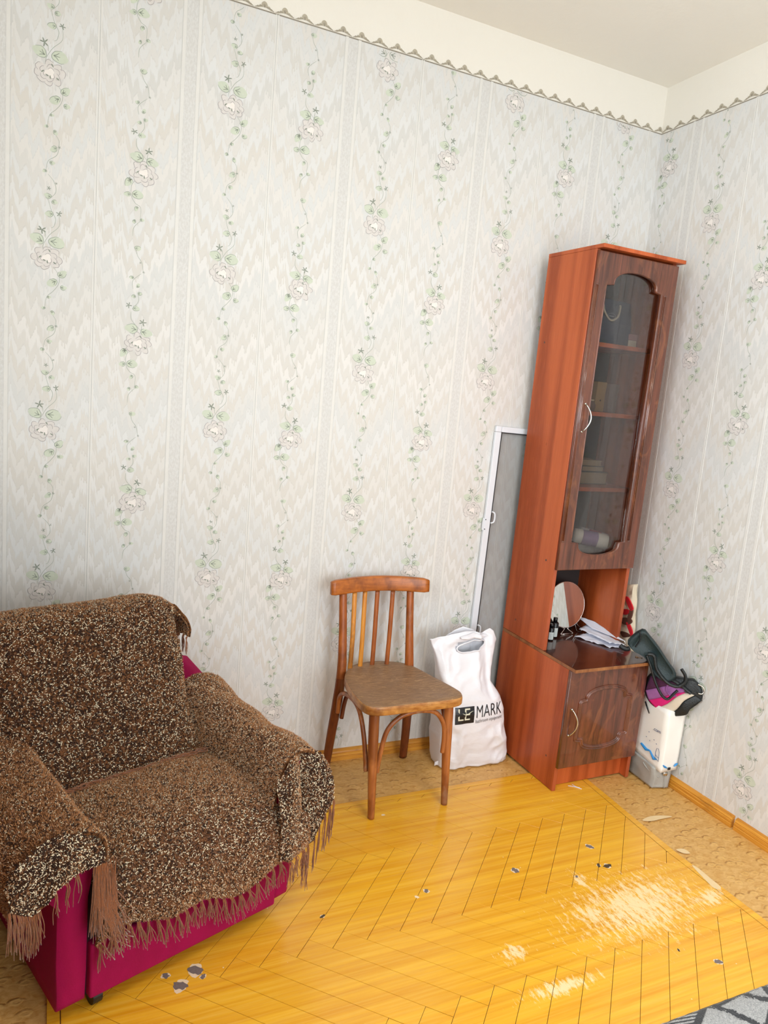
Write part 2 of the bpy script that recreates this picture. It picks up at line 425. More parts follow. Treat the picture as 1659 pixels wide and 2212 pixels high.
# printed vine motifs, laid out per 0.52 m repeat; scale: zoom units -> m
ZS = 1/2733.0; REP = 0.52
rng = random.Random(5)
class Vine:
    def __init__(s, ox, oy): s.A = Acc(); s.ox, s.oy = ox, oy; s.k = 0
    def P(s, x, y, l=0): return ((x-s.ox)*ZS, -TH-0.00015-0.00012*l, -(y-s.oy)*ZS)
    def stem(s, pts, w=1.3, mi=0, l=0):
        c = catmull([(x, y, 0) for x, y in pts], 5); V = []; F = []
        n = len(c)
        for i, p in enumerate(c):
            t = c[min(i+1, n-1)]-c[max(i-1, 0)]; t.normalize(); q = Vector((-t.y, t.x, 0))*(w*(0.55+0.45*math.sin(PI*i/(n-1)))*1.4)
            V += [s.P(p.x+q.x, p.y+q.y, l), s.P(p.x-q.x, p.y-q.y, l)]
        F = [(2*i, 2*i+1, 2*i+3, 2*i+2) for i in range(n-1)]
        s.A.add(V, F, mi)
    def blob(s, cx, cy, rx, ry, rot, mi, l, n=14, wob=0.08, point=0.0):
        V = []
        for k in range(n):
            a = 2*PI*k/n; r = 1+wob*math.sin(3*a+cx)+wob*0.6*rng.uniform(-1, 1)
            if point: r *= 1+point*max(0, math.cos(a))**6
            x, y = rx*r*math.cos(a), ry*r*math.sin(a)
            V.append((cx+x*math.cos(rot)-y*math.sin(rot), cy+x*math.sin(rot)+y*math.cos(rot)))
        s.A.add([s.P(x, y, l) for x, y in V], [tuple(range(n))], mi)
        return V
    def outline(s, V, w, mi, l, a0, a1):
        n = len(V); m = int((a1-a0)*n)
        pts = [V[(int(a0*n)+i) % n] for i in range(max(m, 3))]
        s.stem(pts, w, mi, l)
    def leaf(s, cx, cy, r, rot=None, star=False):
        rot = rng.uniform(0, 6.28) if rot is None else rot
        if star:
            for k in range(5):
                a = rot+k*2*PI/5+rng.uniform(-.3, .3)
                s.blob(cx+math.cos(a)*r*.5, cy+math.sin(a)*r*.5, r*.5, r*.14, a, 1, 3, 8)
            return
        V = s.blob(cx, cy, r, r*.82, rot, 2, 2, 14, 0.06, 0.25)
        s.outline(V, 2.0, 0, 3, rng.uniform(0, .4), rng.uniform(.75, 1.1))
        bx, by = cx-math.cos(rot)*r*.8, cy-math.sin(rot)*r*.8
        for d in (-.5, 0.0, .45):
            s.stem([(bx, by), (bx+math.cos(rot+d)*r*.45, by+math.sin(rot+d)*r*.45), (bx+math.cos(rot+d*1.3)*r*.9, by+math.sin(rot+d*1.3)*r*.9)], 1.9 if r > 30 else 1.2, 1, 4)
    def flower(s, cx, cy, W=105, H=75):
        for ring, (nn, rr, pr, mi) in enumerate(((8, 0.66, 0.46, 3), (6, 0.36, 0.40, 3), (3, 0.14, 0.30, 5))):
            for k in range(nn):
                a = k*2*PI/nn+ring*0.5+rng.uniform(-.2, .2)
                px, py = cx+math.cos(a)*W*rr, cy+math.sin(a)*H*rr
                V = s.blob(px, py, W*pr*rng.uniform(.85, 1.1), H*pr*rng.uniform(.85, 1.1), a, mi, 4+ring*2+k*0.13, 14, 0.07)
                st = (a/(2*PI)) % 1
                s.outline(V, 1.5, 4, 5.2+ring*2+k*0.02, -.22, .25)
        for (dx, dy, a) in ((-18, 18, .3), (5, 28, 1.4), (60, 30, .6), (-50, -5, 2.4), (20, -62, 1.0)):
            s.blob(cx+dx, cy+dy, 14, 5, a, 1, 10, 8)
def vineA(zc_list):
    v = Vine(350, 400)
    for zc in zc_list:
        v.oy = 400; off = -zc/ZS
        def S(p): return [(x, y+off) for x, y in p]
        for p in ([(435, 30), (440, 130), (370, 210), (325, 290), (318, 330)], [(400, 460), (445, 530), (440, 600), (400, 660), (355, 710), (340, 800)],
                  [(400, 850), (428, 900), (415, 1000), (350, 1060), (335, 1140)], [(350, 1160), (400, 1220), (410, 1290), (375, 1340)],
                  [(345, 1325), (380, 1440), (412, 1500), (400, 1560), (380, 1575)], [(310, 180), (335, 200), (340, 240)]): v.stem(S(p))
        for cx, cy, r, ro in ((280, 255, 48, 3.6), (420, 265, 55, 0.1), (468, 512, 34, -.6), (395, 590, 38, 2.6), (480, 620, 22, 0), (372, 708, 14, 0), (330, 800, 14, 3),
                          (400, 835, 18, 1), (390, 962, 26, 2.5), (380, 1070, 18, 0), (325, 1142, 15, 3), (352, 1330, 24, 3.4), (402, 1370, 20, 0), (365, 1468, 28, 3.0)):
            v.leaf(cx, cy+off, r, ro)
        for cx, cy, r in ((310, 180, 36), (430, 942, 14), (358, 1270, 18), (438, 1455, 26), (412, 1222, 12)): v.leaf(cx, cy+off, r, star=True)
        v.flower(350, 400+off)
    return v.A
def vineB(zc_list):
    v = Vine(1100, 1100)
    for zc in zc_list:
        off = -zc/ZS
        def S(p): return [(x, y+off) for x, y in p]
        for p in ([(1130, 930), (1118, 1010)], [(1035, 830), (1040, 900), (1120, 985)], [(1060, 1150), (1010, 1200), (1005, 1290), (1040, 1350), (1085, 1380), (1085, 1470)],
                  [(1085, 1490), (1035, 1550), (1028, 1620)], [(1055, 300), (1075, 360), (1110, 410), (1125, 490)], [(1110, 500), (1040, 570), (1045, 640)],
                  [(1085, 670), (1092, 740), (1040, 810)]): v.stem(S(p))
        for cx, cy, r, ro in ((1045, 975, 48, 3.3), (1165, 1000, 44, 0.2), (982, 1188, 34, 2.2), (975, 1288, 24, 3), (1055, 1278, 42, 0), (1052, 1392, 18, 2), (1100, 1478, 16, 0),
                          (1035, 1500, 15, 2), (1072, 296, 24, 0), (1030, 545, 16, 3), (1085, 605, 18, -1), (1102, 672, 16, 0), (1075, 800, 26, 0), (1052, 700, 16, 3)):
            v.leaf(cx, cy+off, r, ro)
        for cx, cy, r in ((1135, 915, 34), (1015, 780, 28), (1128, 488, 12), (1098, 412, 10), (990, 1165, 20)): v.leaf(cx, cy+off, r, star=True)
        v.flower(1100, 1100+off)
    return v.A
VM = [M_VSTEM, M_VDARK, M_VLEAF, M_VPETAL, M_VLINE, M_VWHITE]
def clip_acc(A, z0, z1, x0=None, x1=None):
    B = Acc(); B.V = A.V
    for f, m in zip(A.F, A.M):
        zs = [A.V[i][2] for i in f]; xs = [A.V[i][0] for i in f]
        if min(zs) < z0 or max(zs) > z1: continue
        if x0 is not None and (min(xs) < x0 or max(xs) > x1): continue
        B.F.append(f); B.M.append(m)
    used = sorted({i for f in B.F for i in f}); mp = {i: j for j, i in enumerate(used)}
    B.V = [A.V[i] for i in used]; B.F = [tuple(mp[i] for i in f) for f in B.F]
    return B
_vcache = {}
def vine_obj(kind, zflower, x, parent, xr=None):
    """zflower: height of one flower; the print is cut to the papered height"""
    ph = zflower % REP
    key = (kind, round(ph, 3), xr)
    if key not in _vcache:
        zs = [ph+REP*i for i in range(-1, 7)]
        A = (vineA if kind == 'A' else vineB)(zs)
        A = clip_acc(A, 0.05, HB-0.004, *(xr or (None, None)))
        me = bpy.data.meshes.new('floral_vine'); me.from_pydata(A.V, [], A.F)
        for m in VM: me.materials.append(m)
        me.polygons.foreach_set('material_index', A.M); me.update(); _vcache[key] = me
    o = bpy.data.objects.new('floral_vine', _vcache[key]); COL.objects.link(o); o.parent = parent; o.location = (x, 0, 0)
    return o
VBX, VAX = 0.136, 0.396
_pcache = {}
def drop(wall, origin, rot, x0, x1, zB):
    key = (round(x0, 4), round(x1, 4))
    if key not in _pcache:
        A = paper_mesh(x0, x1); o = A.obj('wallpaper_strip', [M_PAPER, M_RIB]); _pcache[key] = o.data
    else:
        o = bpy.data.objects.new('wallpaper_strip', _pcache[key]); COL.objects.link(o)
    o.parent = wall; o.location = origin; o.rotation_euler = (0, 0, rot)
    if x0 < VBX-0.04 and x1 > VBX+0.04: vine_obj('B', zB, VBX, o)
    elif x0 < VBX+0.04 and x1 > VBX+0.04: vine_obj('B', zB, VBX, o, (x0-VBX+0.002, 9))
    if x0 < VAX-0.04 and x1 > VAX+0.04: vine_obj('A', zB+0.257, VAX, o)
    return o
zb = {-2: 2.20, -1: 2.025, 0: 2.058, 1: 2.301, 2: 2.318, 3: 2.360, 4: 2.474-0.52, 5: 1.448, 6: 2.1, 7: 2.33, 8: 2.0, 9: 2.2, 10: 2.4, 11: 2.1}
for k in range(-2, 5):
    ox = S0+PW*k
    lo = max(0.0, X0-ox); hi = min(PW, 0.0-ox)
    drop(wall_back, (ox, 0, 0), 0, lo, hi, zb[k])
yc = -(PW-0.0657)
drop(wall_right, (0, 0.0657, 0), -PI/2, 0.0657, PW, zb[4])
for k in range(5, 12):
    oy = yc-PW*(k-5)
    hi = min(PW, oy-Y0)
    if hi > 0.05: drop(wall_right, (0, oy, 0), -PI/2, 0.0, hi, zb[k])

# ---- scalloped paper border at the top of the wallpaper
def border(name, length, phase):
    A = Acc(); P = 0.0675
    A.box((0, -0.0012, HB-0.0015), (length, 0, HB+0.0022), 1)
    A.box((0, -0.0010, HB+0.0022), (length, 0, HB+0.0045), 2)
    top = [(-.5, .10), (-.42, .10), (-.37, .26), (-.33, .30), (-.29, .24), (-.24, .42), (-.19, .44), (-.16, .40), (-.15, .58), (-.11, .74), (-.05, .84), (.0, .86), (.06, .82), (.11, .72), (.14, .58),
           (.17, .44), (.23, .46), (.28, .36), (.33, .26), (.36, .28), (.40, .16), (.45, .08), (.5, .08)]
    n = int(length/P)+1
    for k in range(n):
        cx = (k+phase)*P
        V = []; 
        for x, y in top:
            yl = 0.06 + (0.20*math.cos(PI*x/0.66) if abs(x) < 0.33 else 0.0)
            X = cx+x*P*0.97
            if X < 0 or X > length: X = min(max(X, 0), length)
            V += [(X, -0.0014, HB+0.0022+y*0.0290), (X, -0.0014, HB+0.0022+min(yl, y-0.01)*0.0290)]
        F = [(2*i, 2*i+1, 2*i+3, 2*i+2) for i in range(len(top)-1)]
        A.add(V, F, 0)
        # shell ribs and scroll lines
        for a in (-0.5, 0.0, 0.5):
            x0_, z0_ = cx, HB+0.009; x1_, z1_ = cx+math.sin(a)*0.008, HB+0.009+math.cos(a)*0.0105
            if 0.01 < x0_ < length-0.01: A.tube([(x0_, -0.0016, z0_), (x1_, -0.0016, z1_)], 0.0006, 4, 1)
        for sgn in (-1, 1):
            pts = [(cx+sgn*P*.46, -0.0016, HB+.004), (cx+sgn*P*.33, -0.0016, HB+.0085), (cx+sgn*P*.2, -0.0016, HB+.0105), (cx+sgn*P*.1, -0.0016, HB+.011)]
            if min(p[0] for p in pts) > 0 and max(p[0] for p in pts) < length: A.tube(pts, 0.0007, 4, 1)
    return A.obj(name, [M_BORDER, M_BORDERL, M_BORDERW])
b1 = border('trim_1', -X0, 0.0)
b1.location = (X0, 0, 0); tag(b1, kind='structure')
b2 = border('trim_2', -Y0, 0.45); b2.rotation_euler = (0, 0, -PI/2); b2.location = (0, 0, 0); tag(b2, kind='structure')

# ---- baseboards
def baseboard(name, a, b, inward):
    prof = [(0, 0), (0.019, 0), (0.0195, 0.010), (0.017, 0.0125), (0.0185, 0.015), (0.018, 0.022), (0.0145, 0.0245), (0.016, 0.027), (0.0135, 0.033), (0.009, 0.0375), (0.0, 0.040)]
    A = Acc(); V = []
    for p in (a, b):
        for d, z in prof: V.append((p[0]+inward[0]*d, p[1]+inward[1]*d, z-0.0045 if z == 0 else z))
    n = len(prof)
    F = [(k, k+1, n+k+1, n+k) for k in range(n-1)]+[tuple(range(n)), tuple(range(2*n-1, n-1, -1))]
    o = mesh_obj(name, V, F, M_BASE); o['kind'] = 'structure'; return o
baseboard('baseboard_back', (X0, 0), (0, 0), (0, -1))
yj = -0.853
baseboard('baseboard_right', (0, -0.02), (0, yj), (-1, 0))
baseboard('baseboard_right', (0, yj-0.012), (0, Y0), (-1, 0))
baseboard('baseboard_left', (X0, -0.02), (X0, Y0), (1, 0))

# ------------------------------------------------------------ parquet sheet: herringbone planks
def clip_poly(poly, clip):
    out = poly
    for i in range(len(clip)):
        (ax, ay), (bx, by) = clip[i], clip[(i+1) % len(clip)]
        inp, out = out, []
        if not inp: return []
        def side(p): return (bx-ax)*(p[1]-ay)-(by-ay)*(p[0]-ax)
        for j in range(len(inp)):
            p, q = inp[j], inp[(j+1) % len(inp)]; sp, sq = side(p), side(q)
            if sp >= 0: out.append(p)
            if (sp >= 0) != (sq >= 0):
                t = sp/(sp-sq); out.append((p[0]+(q[0]-p[0])*t, p[1]+(q[1]-p[1])*t))
    return out
XL, XR, YT, YB = -2.285, -0.335, -0.318, -2.9
def quad_plank(poly, inset=0.00060, z0=-0.0045, z1=0.0):
    n = len(poly)
    cx = sum(p[0] for p in poly)/n; cy = sum(p[1] for p in poly)/n
    # inset each edge
    lines = []
    for i in range(n):
        a, b = poly[i], poly[(i+1) % n]; dx, dy = b[0]-a[0], b[1]-a[1]; l = math.hypot(dx, dy)
        if l < 1e-5: continue
        nx, ny = -dy/l, dx/l
        lines.append(((a[0]+nx*inset, a[1]+ny*inset), (dx/l, dy/l)))
    P = []
    m = len(lines)
    for i in range(m):
        (p, d), (q, e) = lines[i-1], lines[i]
        den = d[0]*e[1]-d[1]*e[0]
        if abs(den) < 1e-6: P.append(q); continue
        t = ((q[0]-p[0])*e[1]-(q[1]-p[1])*e[0])/den
        P.append((p[0]+d[0]*t, p[1]+d[1]*t))
    def area2(P): return sum(P[i][0]*P[(i+1) % len(P)][1]-P[(i+1) % len(P)][0]*P[i][1] for i in range(len(P)))/2
    if len(P) < 3 or area2(P) < 4e-5: return None
    k = len(P)
    gx = sum(p[0] for p in P)/k; gy = sum(p[1] for p in P)/k
    top = [((p[0]-gx)*(1-0.0007/max(0.02, math.hypot(p[0]-gx, p[1]-gy)))+gx, (p[1]-gy)*(1-0.0007/max(0.02, math.hypot(p[0]-gx, p[1]-gy)))+gy) for p in P]
    V = [(x-gx, y-gy, z0) for x, y in P]+[(x-gx, y-gy, z1-0.0005) for x, y in P]+[(x-gx, y-gy, z1) for x, y in top]
    F = [tuple(range(2*k, 3*k))]
    for i in range(k):
        j = (i+1) % k; F += [(i, j, k+j, k+i), (k+i, k+j, 2*k+j, 2*k+i)]
    return V, F, (gx, gy)
wq = 0.0695; nq = 6
e1 = (math.cos(math.radians(45.3)), math.sin(math.radians(45.3)))
e2 = (math.cos(math.radians(-44.7)), math.sin(math.radians(-44.7)))
OX, OY = -1.508, -0.953
clipR = [(XL, YB), (XR+0.015, YB), (XR-0.012, -0.9), (XR+0.02, YT), (XL, YT)]
inner = [(XL+0.028, YB), (XR-0.013, YB), (XR-0.040, -0.9), (XR-0.006, YT-0.026), (XL+0.028, YT-0.026)]
planks = []
def W2(p, q_): return (OX+(p*e2[0]+q_*e1[0])*wq, OY+(p*e2[1]+q_*e1[1])*wq)
def warp_poly(c):
    P = [W2(*t) for t in c]; out = []
    for i in range(len(P)):
        a, b = P[i], P[(i+1) % len(P)]; out.append(a)
        if (a[1]+0.606)*(b[1]+0.606) < -1e-6:
            t = (-0.606-a[1])/(b[1]-a[1]); out.append((a[0]+(b[0]-a[0])*t, -0.606))
    return [(x+(0.314*(y+0.606) if y > -0.606 else 0), y) for x, y in out]
_m1 = (.034)/(YT-.026+.9); _m2 = .027/(YB+.9)
innerA = [(XL+0.028, YB), (XR-0.040+_m1*(YB+.9), YB), (XR-0.006, YT-0.026), (XL+0.028, YT-0.026)]
innerB = [(XL+0.028, YB), (XR-0.013, YB), (XR-0.040+_m2*(YT-.026+.9), YT-0.026), (XL+0.028, YT-0.026)]
for b in range(-8, 4):
    for k in range(-60, 60):
        for kind in 'HV':
            p0, q0 = k-nq*b, k+nq*b
            if kind == 'H': c = [(p0, q0), (p0+nq, q0), (p0+nq, q0+1), (p0, q0+1)]
            else: c = [(p0, q0+1), (p0+1, q0+1), (p0+1, q0+1+nq), (p0, q0+1+nq)]
            poly = warp_poly(c)
            if sum(poly[i][0]*poly[(i+1) % len(poly)][1]-poly[(i+1) % len(poly)][0]*poly[i][1] for i in range(len(poly))) < 0: poly.reverse()
            poly = clip_poly(poly, innerA if sum(t[1] for t in poly)/len(poly) > -.9 else innerB)
            if len(poly) < 3: continue
            r = quad_plank(poly)
            if r: planks.append(r)
planks.sort(key=lambda r: math.hypot(r[2][0]+1.2, r[2][1]+1.2))
rest = Acc()
for i, (V, F, c) in enumerate(planks):
    if i < 297:
        o = mesh_obj('floor_plank', V, F, M_PARQ, floor); o.location = (c[0], c[1], 0)
    else: rest.add([(x+c[0], y+c[1], z) for x, y, z in V], F)
if rest.V: tag(rest.obj('floor_plank_field', M_PARQ, floor), kind='stuff')
# edging strips of the sheet
def ribbon(name, pts, mat, parent, z0=-0.0045, z1=0.0):
    if sum(pts[i][0]*pts[(i+1) % len(pts)][1]-pts[(i+1) % len(pts)][0]*pts[i][1] for i in range(len(pts))) < 0: pts = pts[::-1]
    n = len(pts); V = [(x, y, z0) for x, y in pts]+[(x, y, z1) for x, y in pts]
    F = [tuple(range(n, 2*n)), tuple(range(n-1, -1, -1))]+[(i, (i+1) % n, n+(i+1) % n, n+i) for i in range(n)]
    return mesh_obj(name, V, F, mat, parent)
g = 0.0008
ribbon('edge_strip', [(XL, YT-0.025), (XR-0.004, YT-0.025), (XR+0.02, YT), (XL, YT)], M_PARQ, floor)
ribbon('edge_strip', [(XR-0.012, -0.9), (XR+0.02, YT-g), (XR-0.0045, YT-0.026), (XR-0.0385, -0.9)], M_PARQ, floor)
ribbon('edge_strip', [(XR+0.015, YB), (XR-0.012, -0.9-g), (XR-0.0385, -0.9-g), (XR-0.0115, YB)], M_PARQ, floor)
ribbon('edge_strip', [(XL, YB), (XL+0.0265, YB), (XL+0.0265, YT-0.026), (XL, YT-0.026)], M_PARQ, floor)
mesh_obj('joint_bed', [(x, y, -0.0012) for x, y in clipR], [(0, 1, 2, 3, 4)], M_JOINT, floor)
# chipped spots and torn scrapes
def irregular(cx, cy, r, seed, n=18, el=1.0, rot=0.0, amp=0.35):
    rg = random.Random(seed); V = []
    ph = [rg.uniform(0, 6.28) for _ in range(3)]
    for k in range(n):
        a = 2*PI*k/n; rr = r*(1+amp*0.5*math.sin(2*a+ph[0])+amp*0.3*math.sin(5*a+ph[1])+amp*0.25*rg.uniform(-1, 1))
        x, y = rr*math.cos(a)*el, rr*math.sin(a)
        V.append((cx+x*math.cos(rot)-y*math.sin(rot), cy+x*math.sin(rot)+y*math.cos(rot)))
    return V
chips = [(-1.953, -0.915, 0.019, 0), (-1.939, -0.941, 0.008, 0), (-1.994, -0.952, 0.018, 0), (-2.023, -0.910, 0.010, 0), (-0.945, -0.827, 0.013, 0), (-0.622, -0.796, 0.013, 0),
         (-0.635, -0.899, 0.011, 1), (-0.662, -0.888, 0.007, 1), (-0.771, -0.912, 0.006, 0), (-0.626, -1.329, 0.011, 0), (-1.592, -0.834, 0.006, 1), (-1.263, -0.828, 0.009, 0), (-1.302, -0.843, 0.006, 2), (-1.224, -0.426, 0.006, 2), (-0.70, -1.26, 0.004, 1)]
for i, (x, y, r, k) in enumerate(chips):
    A = Acc()
    r *= 0.78; V = irregular(x, y, r*1.28, i); A.add([(a, b, 0.0003) for a, b in V], [tuple(range(18))], 0)
    if k != 2:
        V = irregular(x, y, r, i+50, amp=0.5, el=1.7 if k == 1 else 1.1, rot=i); A.add([(a, b, 0.0005) for a, b in V], [tuple(range(18))], 1)
    A.obj('paint_chip', [M_CHIPR, M_CHIPD if k == 1 else M_CHIP], floor)
for pts in ([(-0.318, -0.724), (-0.27, -0.712), (-0.215, -0.722), (-0.185, -0.738), (-0.235, -0.738), (-0.29, -0.738)],
            [(-0.352, -0.985), (-0.342, -1.0), (-0.345, -1.055), (-0.350, -1.10), (-0.375, -1.095), (-0.368, -1.05)],
            [(-0.335, -0.90), (-0.305, -0.905), (-0.302, -0.93), (-0.325, -0.925)]):
    c = catmull([(x, y, 0) for x, y in pts], 4, True)
    mesh_obj('scraped_patch', [(p.x, p.y, 0.0004 if p.x > XR-0.01 else 0.0005) for p in c], [tuple(range(len(c)))], M_SCRAPE, floor)
for o in [o for o in floor.children if o.name.startswith('scraped_patch')]: pass

# ------------------------------------------------------------ materials: furniture
def m_cherry():
    s = NT('cherry_laminate'); v = s.coord()
    sp = s.n('ShaderNodeSeparateXYZ'); s.lk(v, sp.inputs[0])
    a = s.math('ADD', sp.outputs[0], sp.outputs[1])
    cb = s.n('ShaderNodeCombineXYZ'); s.lk(a, cb.inputs[0]); s.lk(sp.outputs[2], cb.inputs[2])
    v2 = cb.outputs[0]
    wide = s.noise(s.mapping(v2, (14, 1, 0.5)), 1, 1)
    fine = s.noise(s.mapping(v2, (90, 1, 1.6)), 1, 4, 0.6)
    tiny = s.noise(s.mapping(v2, (420, 1, 12)), 1, 2)
    c = s.mix(s.ramp(wide, [(0.42, 0), (0.56, 1)]), lin((150, 66, 24)), lin((190, 94, 46)))
    c = s.mix(s.math('MULTIPLY', s.ramp(fine, [(0.35, 0), (0.7, 1)]), 0.45), c, lin((176, 78, 40)))
    c = s.mix(s.math('MULTIPLY', s.ramp(tiny, [(0.5, 0), (0.7, 1)]), 0.3), c, lin((214, 112, 64)))
    kn = s.n('ShaderNodeTexVoronoi'); s.lk(s.mapping(v2, (7, 1, 3.0)), kn.inputs['Vector']); kn.inputs['Scale'].default_value = 1.0
    c = s.mix(s.math('MULTIPLY', s.ramp(kn.outputs['Distance'], [(0.02, 1), (0.035, 0)]), 0.7), c, lin((96, 38, 14)))
    s.base(c); s.rough(0.38); s.b.inputs['Specular IOR Level'].default_value = 0.4; return s.m
M_CHERRY = m_cherry()
M_CHEDGE = flat('cherry_edge_band', (168, 80, 46), 0.35, var=0.05, scale=50)
def m_walnut(name, dark, light, hi, rough, horiz=False, gloss=0.0):
    s = NT(name); v = s.coord()
    sp = s.n('ShaderNodeSeparateXYZ'); s.lk(v, sp.inputs[0])
    cb = s.n('ShaderNodeCombineXYZ')
    if horiz: s.lk(sp.outputs[1], cb.inputs[0]); s.lk(sp.outputs[0], cb.inputs[2])
    else: s.lk(s.math('ADD', sp.outputs[0], s.math('MULTIPLY', sp.outputs[1], 0.7)), cb.inputs[0]); s.lk(sp.outputs[2], cb.inputs[2])
    v2 = cb.outputs[0]
    f = s.noise(s.mapping(v2, (42, 1, 2.2)), 1, 5, 0.65, 0.6)
    g = s.noise(s.mapping(v2, (170, 1, 9)), 1, 3, 0.6)
    h = s.noise(s.mapping(v2, (12, 1, 5)), 1, 3, 0.6, 2.5)
    c = s.mix(s.ramp(f, [(0.32, 0), (0.66, 1)]), lin(dark), lin(light))
    c = s.mix(s.math('MULTIPLY', s.ramp(h, [(0.52, 0), (0.68, 1)]), 0.5), c, lin(hi))
    c = s.mix(s.math('MULTIPLY', s.ramp(g, [(0.5, 0), (0.72, 1)]), 0.35), c, lin(dark))
    s.base(c); s.rough(rough); s.b.inputs['Coat Weight'].default_value = gloss; s.b.inputs['Coat Roughness'].default_value = 0.06
    return s.m
M_WAL = m_walnut('walnut_door_foil', (66, 32, 20), (118, 64, 44), (146, 88, 52), 0.30, gloss=0.6)
M_WALG = m_walnut('walnut_gloss_moulding', (66, 32, 20), (118, 64, 44), (146, 88, 52), 0.14, gloss=1.0)
M_WALTOP = m_walnut('walnut_top_gloss', (44, 20, 14), (78, 38, 26), (92, 50, 34), 0.22, True, gloss=0.7)
M_WALEDGE = m_walnut('walnut_edge_band', (118, 66, 30), (160, 104, 58), (176, 120, 70), 0.4)
M_CHROME = flat('brushed_steel', (205, 205, 200), 0.25, metal=1.0)
M_BACKB = flat('hardboard_back', (52, 44, 42), 0.7)
M_SMOKE = glass_mat('smoked_glass', tint=(0.76, 0.75, 0.75), refl=0.32, fac=0.0)

# ------------------------------------------------------------ tall cabinet
CW, CD, HL, HT, OV, FU, HU, HCp, OC, TD, ZD, ZU, DTOP = 0.3864, 0.4411, 0.4956, 0.5091, 0.0385, 0.1603, 2.0263, 2.0397, 0.0351, 0.0150, 0.1003, 0.8385, 2.0198
_Rz = Matrix.Rotation(0.01128, 4, 'Z'); _Rx = Matrix.Rotation(0.01896, 4, 'X'); _Ry = Matrix.Rotation(-0.00345, 4, 'Y')
CM = Matrix.Translation((-0.52677, -0.46243, 0.0006)) @ _Rz @ _Rx @ _Ry
cab = empty('tall_cabinet', mat=CM)
tag(cab, 'tall narrow cherry-sided cabinet with walnut doors standing in the corner', 'cabinet')
T = 0.016
def side(x0, x1, y0, y1, z0, z1, nm='side_panel'):
    bm = bmesh.new(); add_box(bm, (x0, y0, z0), (x1, y1, z1), 0.0008, 1)
    bm.normal_update()
    o = bm_obj(nm, bm, [M_CHERRY, M_CHEDGE], cab)
    for p in o.data.polygons:
        if p.normal.y < -0.5: p.material_index = 1
    return o
ce, se = 1.0, 0.0
side(0, T, 0, CD, 0, HL-0.0004); side(CW-T, CW, 0, CD, 0, HL-0.0004)
side(0, T, FU, CD, HT+0.0004, HU-0.0003); side(CW-T, CW, FU, CD, HT+0.0004, HU-0.0003)
box('back_panel', (T+.0005, CD-0.006, 0.03), (CW-T-.0005, CD-0.001, HL-0.002), M_BACKB, cab, bev=0)
box('back_panel', (T+.0005, CD-0.006, HT+0.001), (CW-T-.0005, CD-0.001, HU-0.002), M_BACKB, cab, bev=0)
box('plinth_board', (T+.0005, 0.035, 0.0), (CW-T-.0005, 0.051, ZD+0.004), M_CHERRY, cab, bev=0.0008, seg=1)
box('bottom_board', (T+.0005, 0.004, ZD+0.005), (CW-T-.0005, CD-0.008, ZD+0.021), M_CHERRY, cab, bev=0.0005, seg=1)
# worktop: gloss walnut with a banded edge
wt = box('worktop', (-0.0006, -OV, HL), (CW+0.001, CD-0.0005, HT), M_WALTOP, cab, bev=0.0015)
wt.data.materials.append(M_WALEDGE)
for p in wt.data.polygons:
    if abs(p.normal.z) < 0.5: p.material_index = 1
box('top_board', (-0.0005, FU-OC, HU), (CW+0.012, CD, HCp), M_CHERRY, cab, bev=0.001)
box('compartment_shelf', (T+.0005, FU+0.002, ZU-0.004), (CW-T-.0005, CD-0.008, ZU+0.012), M_CHERRY, cab, bev=0.0006, seg=1)
SH = [1.158, 1.450, 1.708]
for z in SH:
    box('shelf', (T+.0005, FU+0.030, z-0.016), (CW-T-.0005, CD-0.008, z), M_CHERRY, cab, bev=0.0008, seg=1)
# dowel caps and cam heads on the side
for y, z in ((0.36, 0.57), (0.215, 0.862), (0.06, 0.118), (0.40, 1.70)):
    A = Acc(); A.tube([(-0.0008, y, z), (0.0002, y, z)], 0.0042, 12); A.obj('dowel_cap', M_WAL, cab)

def opening(xl, xr, ztop, zbot, apex, bott, xa, xb, n=18):
    """serpentine cathedral outline, counter clockwise"""
    pts = [(xr, zbot), (xr, ztop), (xb, ztop+0.004)]
    cx, hw = (xa+xb)/2, (xb-xa)/2
    for i in range(n+1):
        a = PI*i/n; pts.append((cx+hw*math.cos(a)*0.985, ztop+0.012+(apex-ztop-0.012)*math.sin(a)**0.85))
    pts += [(xa, ztop+0.004), (xl, ztop), (xl, zbot), (xa, zbot-0.004)]
    for i in range(n+1):
        a = PI+PI*i/n; pts.append((cx+hw*math.cos(a)*0.985, zbot-0.012+(zbot-0.012-bott)*math.sin(a)*abs(math.sin(a))**-0.15 if abs(math.sin(a)) > 1e-3 else zbot-0.012))
    pts += [(xb, zbot-0.004)]
    return pts
# glazed upper door
xl, xr = 0.055, 0.317
op = opening(xl, xr, 1.905, 0.950, 1.962, 0.898, 0.088, 0.291)
yd = FU-TD-0.0008
door = plate('glazed_door', [[(0.001, ZU), (CW-0.001+0.0026, ZU), (CW-0.001+0.0026, DTOP), (0.001, DTOP)], op], TD, 0.0032, M_WAL, cab, 'Y', yd)
opi = [((x-0.186)*1.02+0.186, (z-1.43)*1.008+1.43) for x, z in op]
gp = plate('glass_pane', [opi], 0.004, 0.0002, M_SMOKE, door, 'Y', yd+TD+0.0006)
tag(gp, 'smoked glass pane')
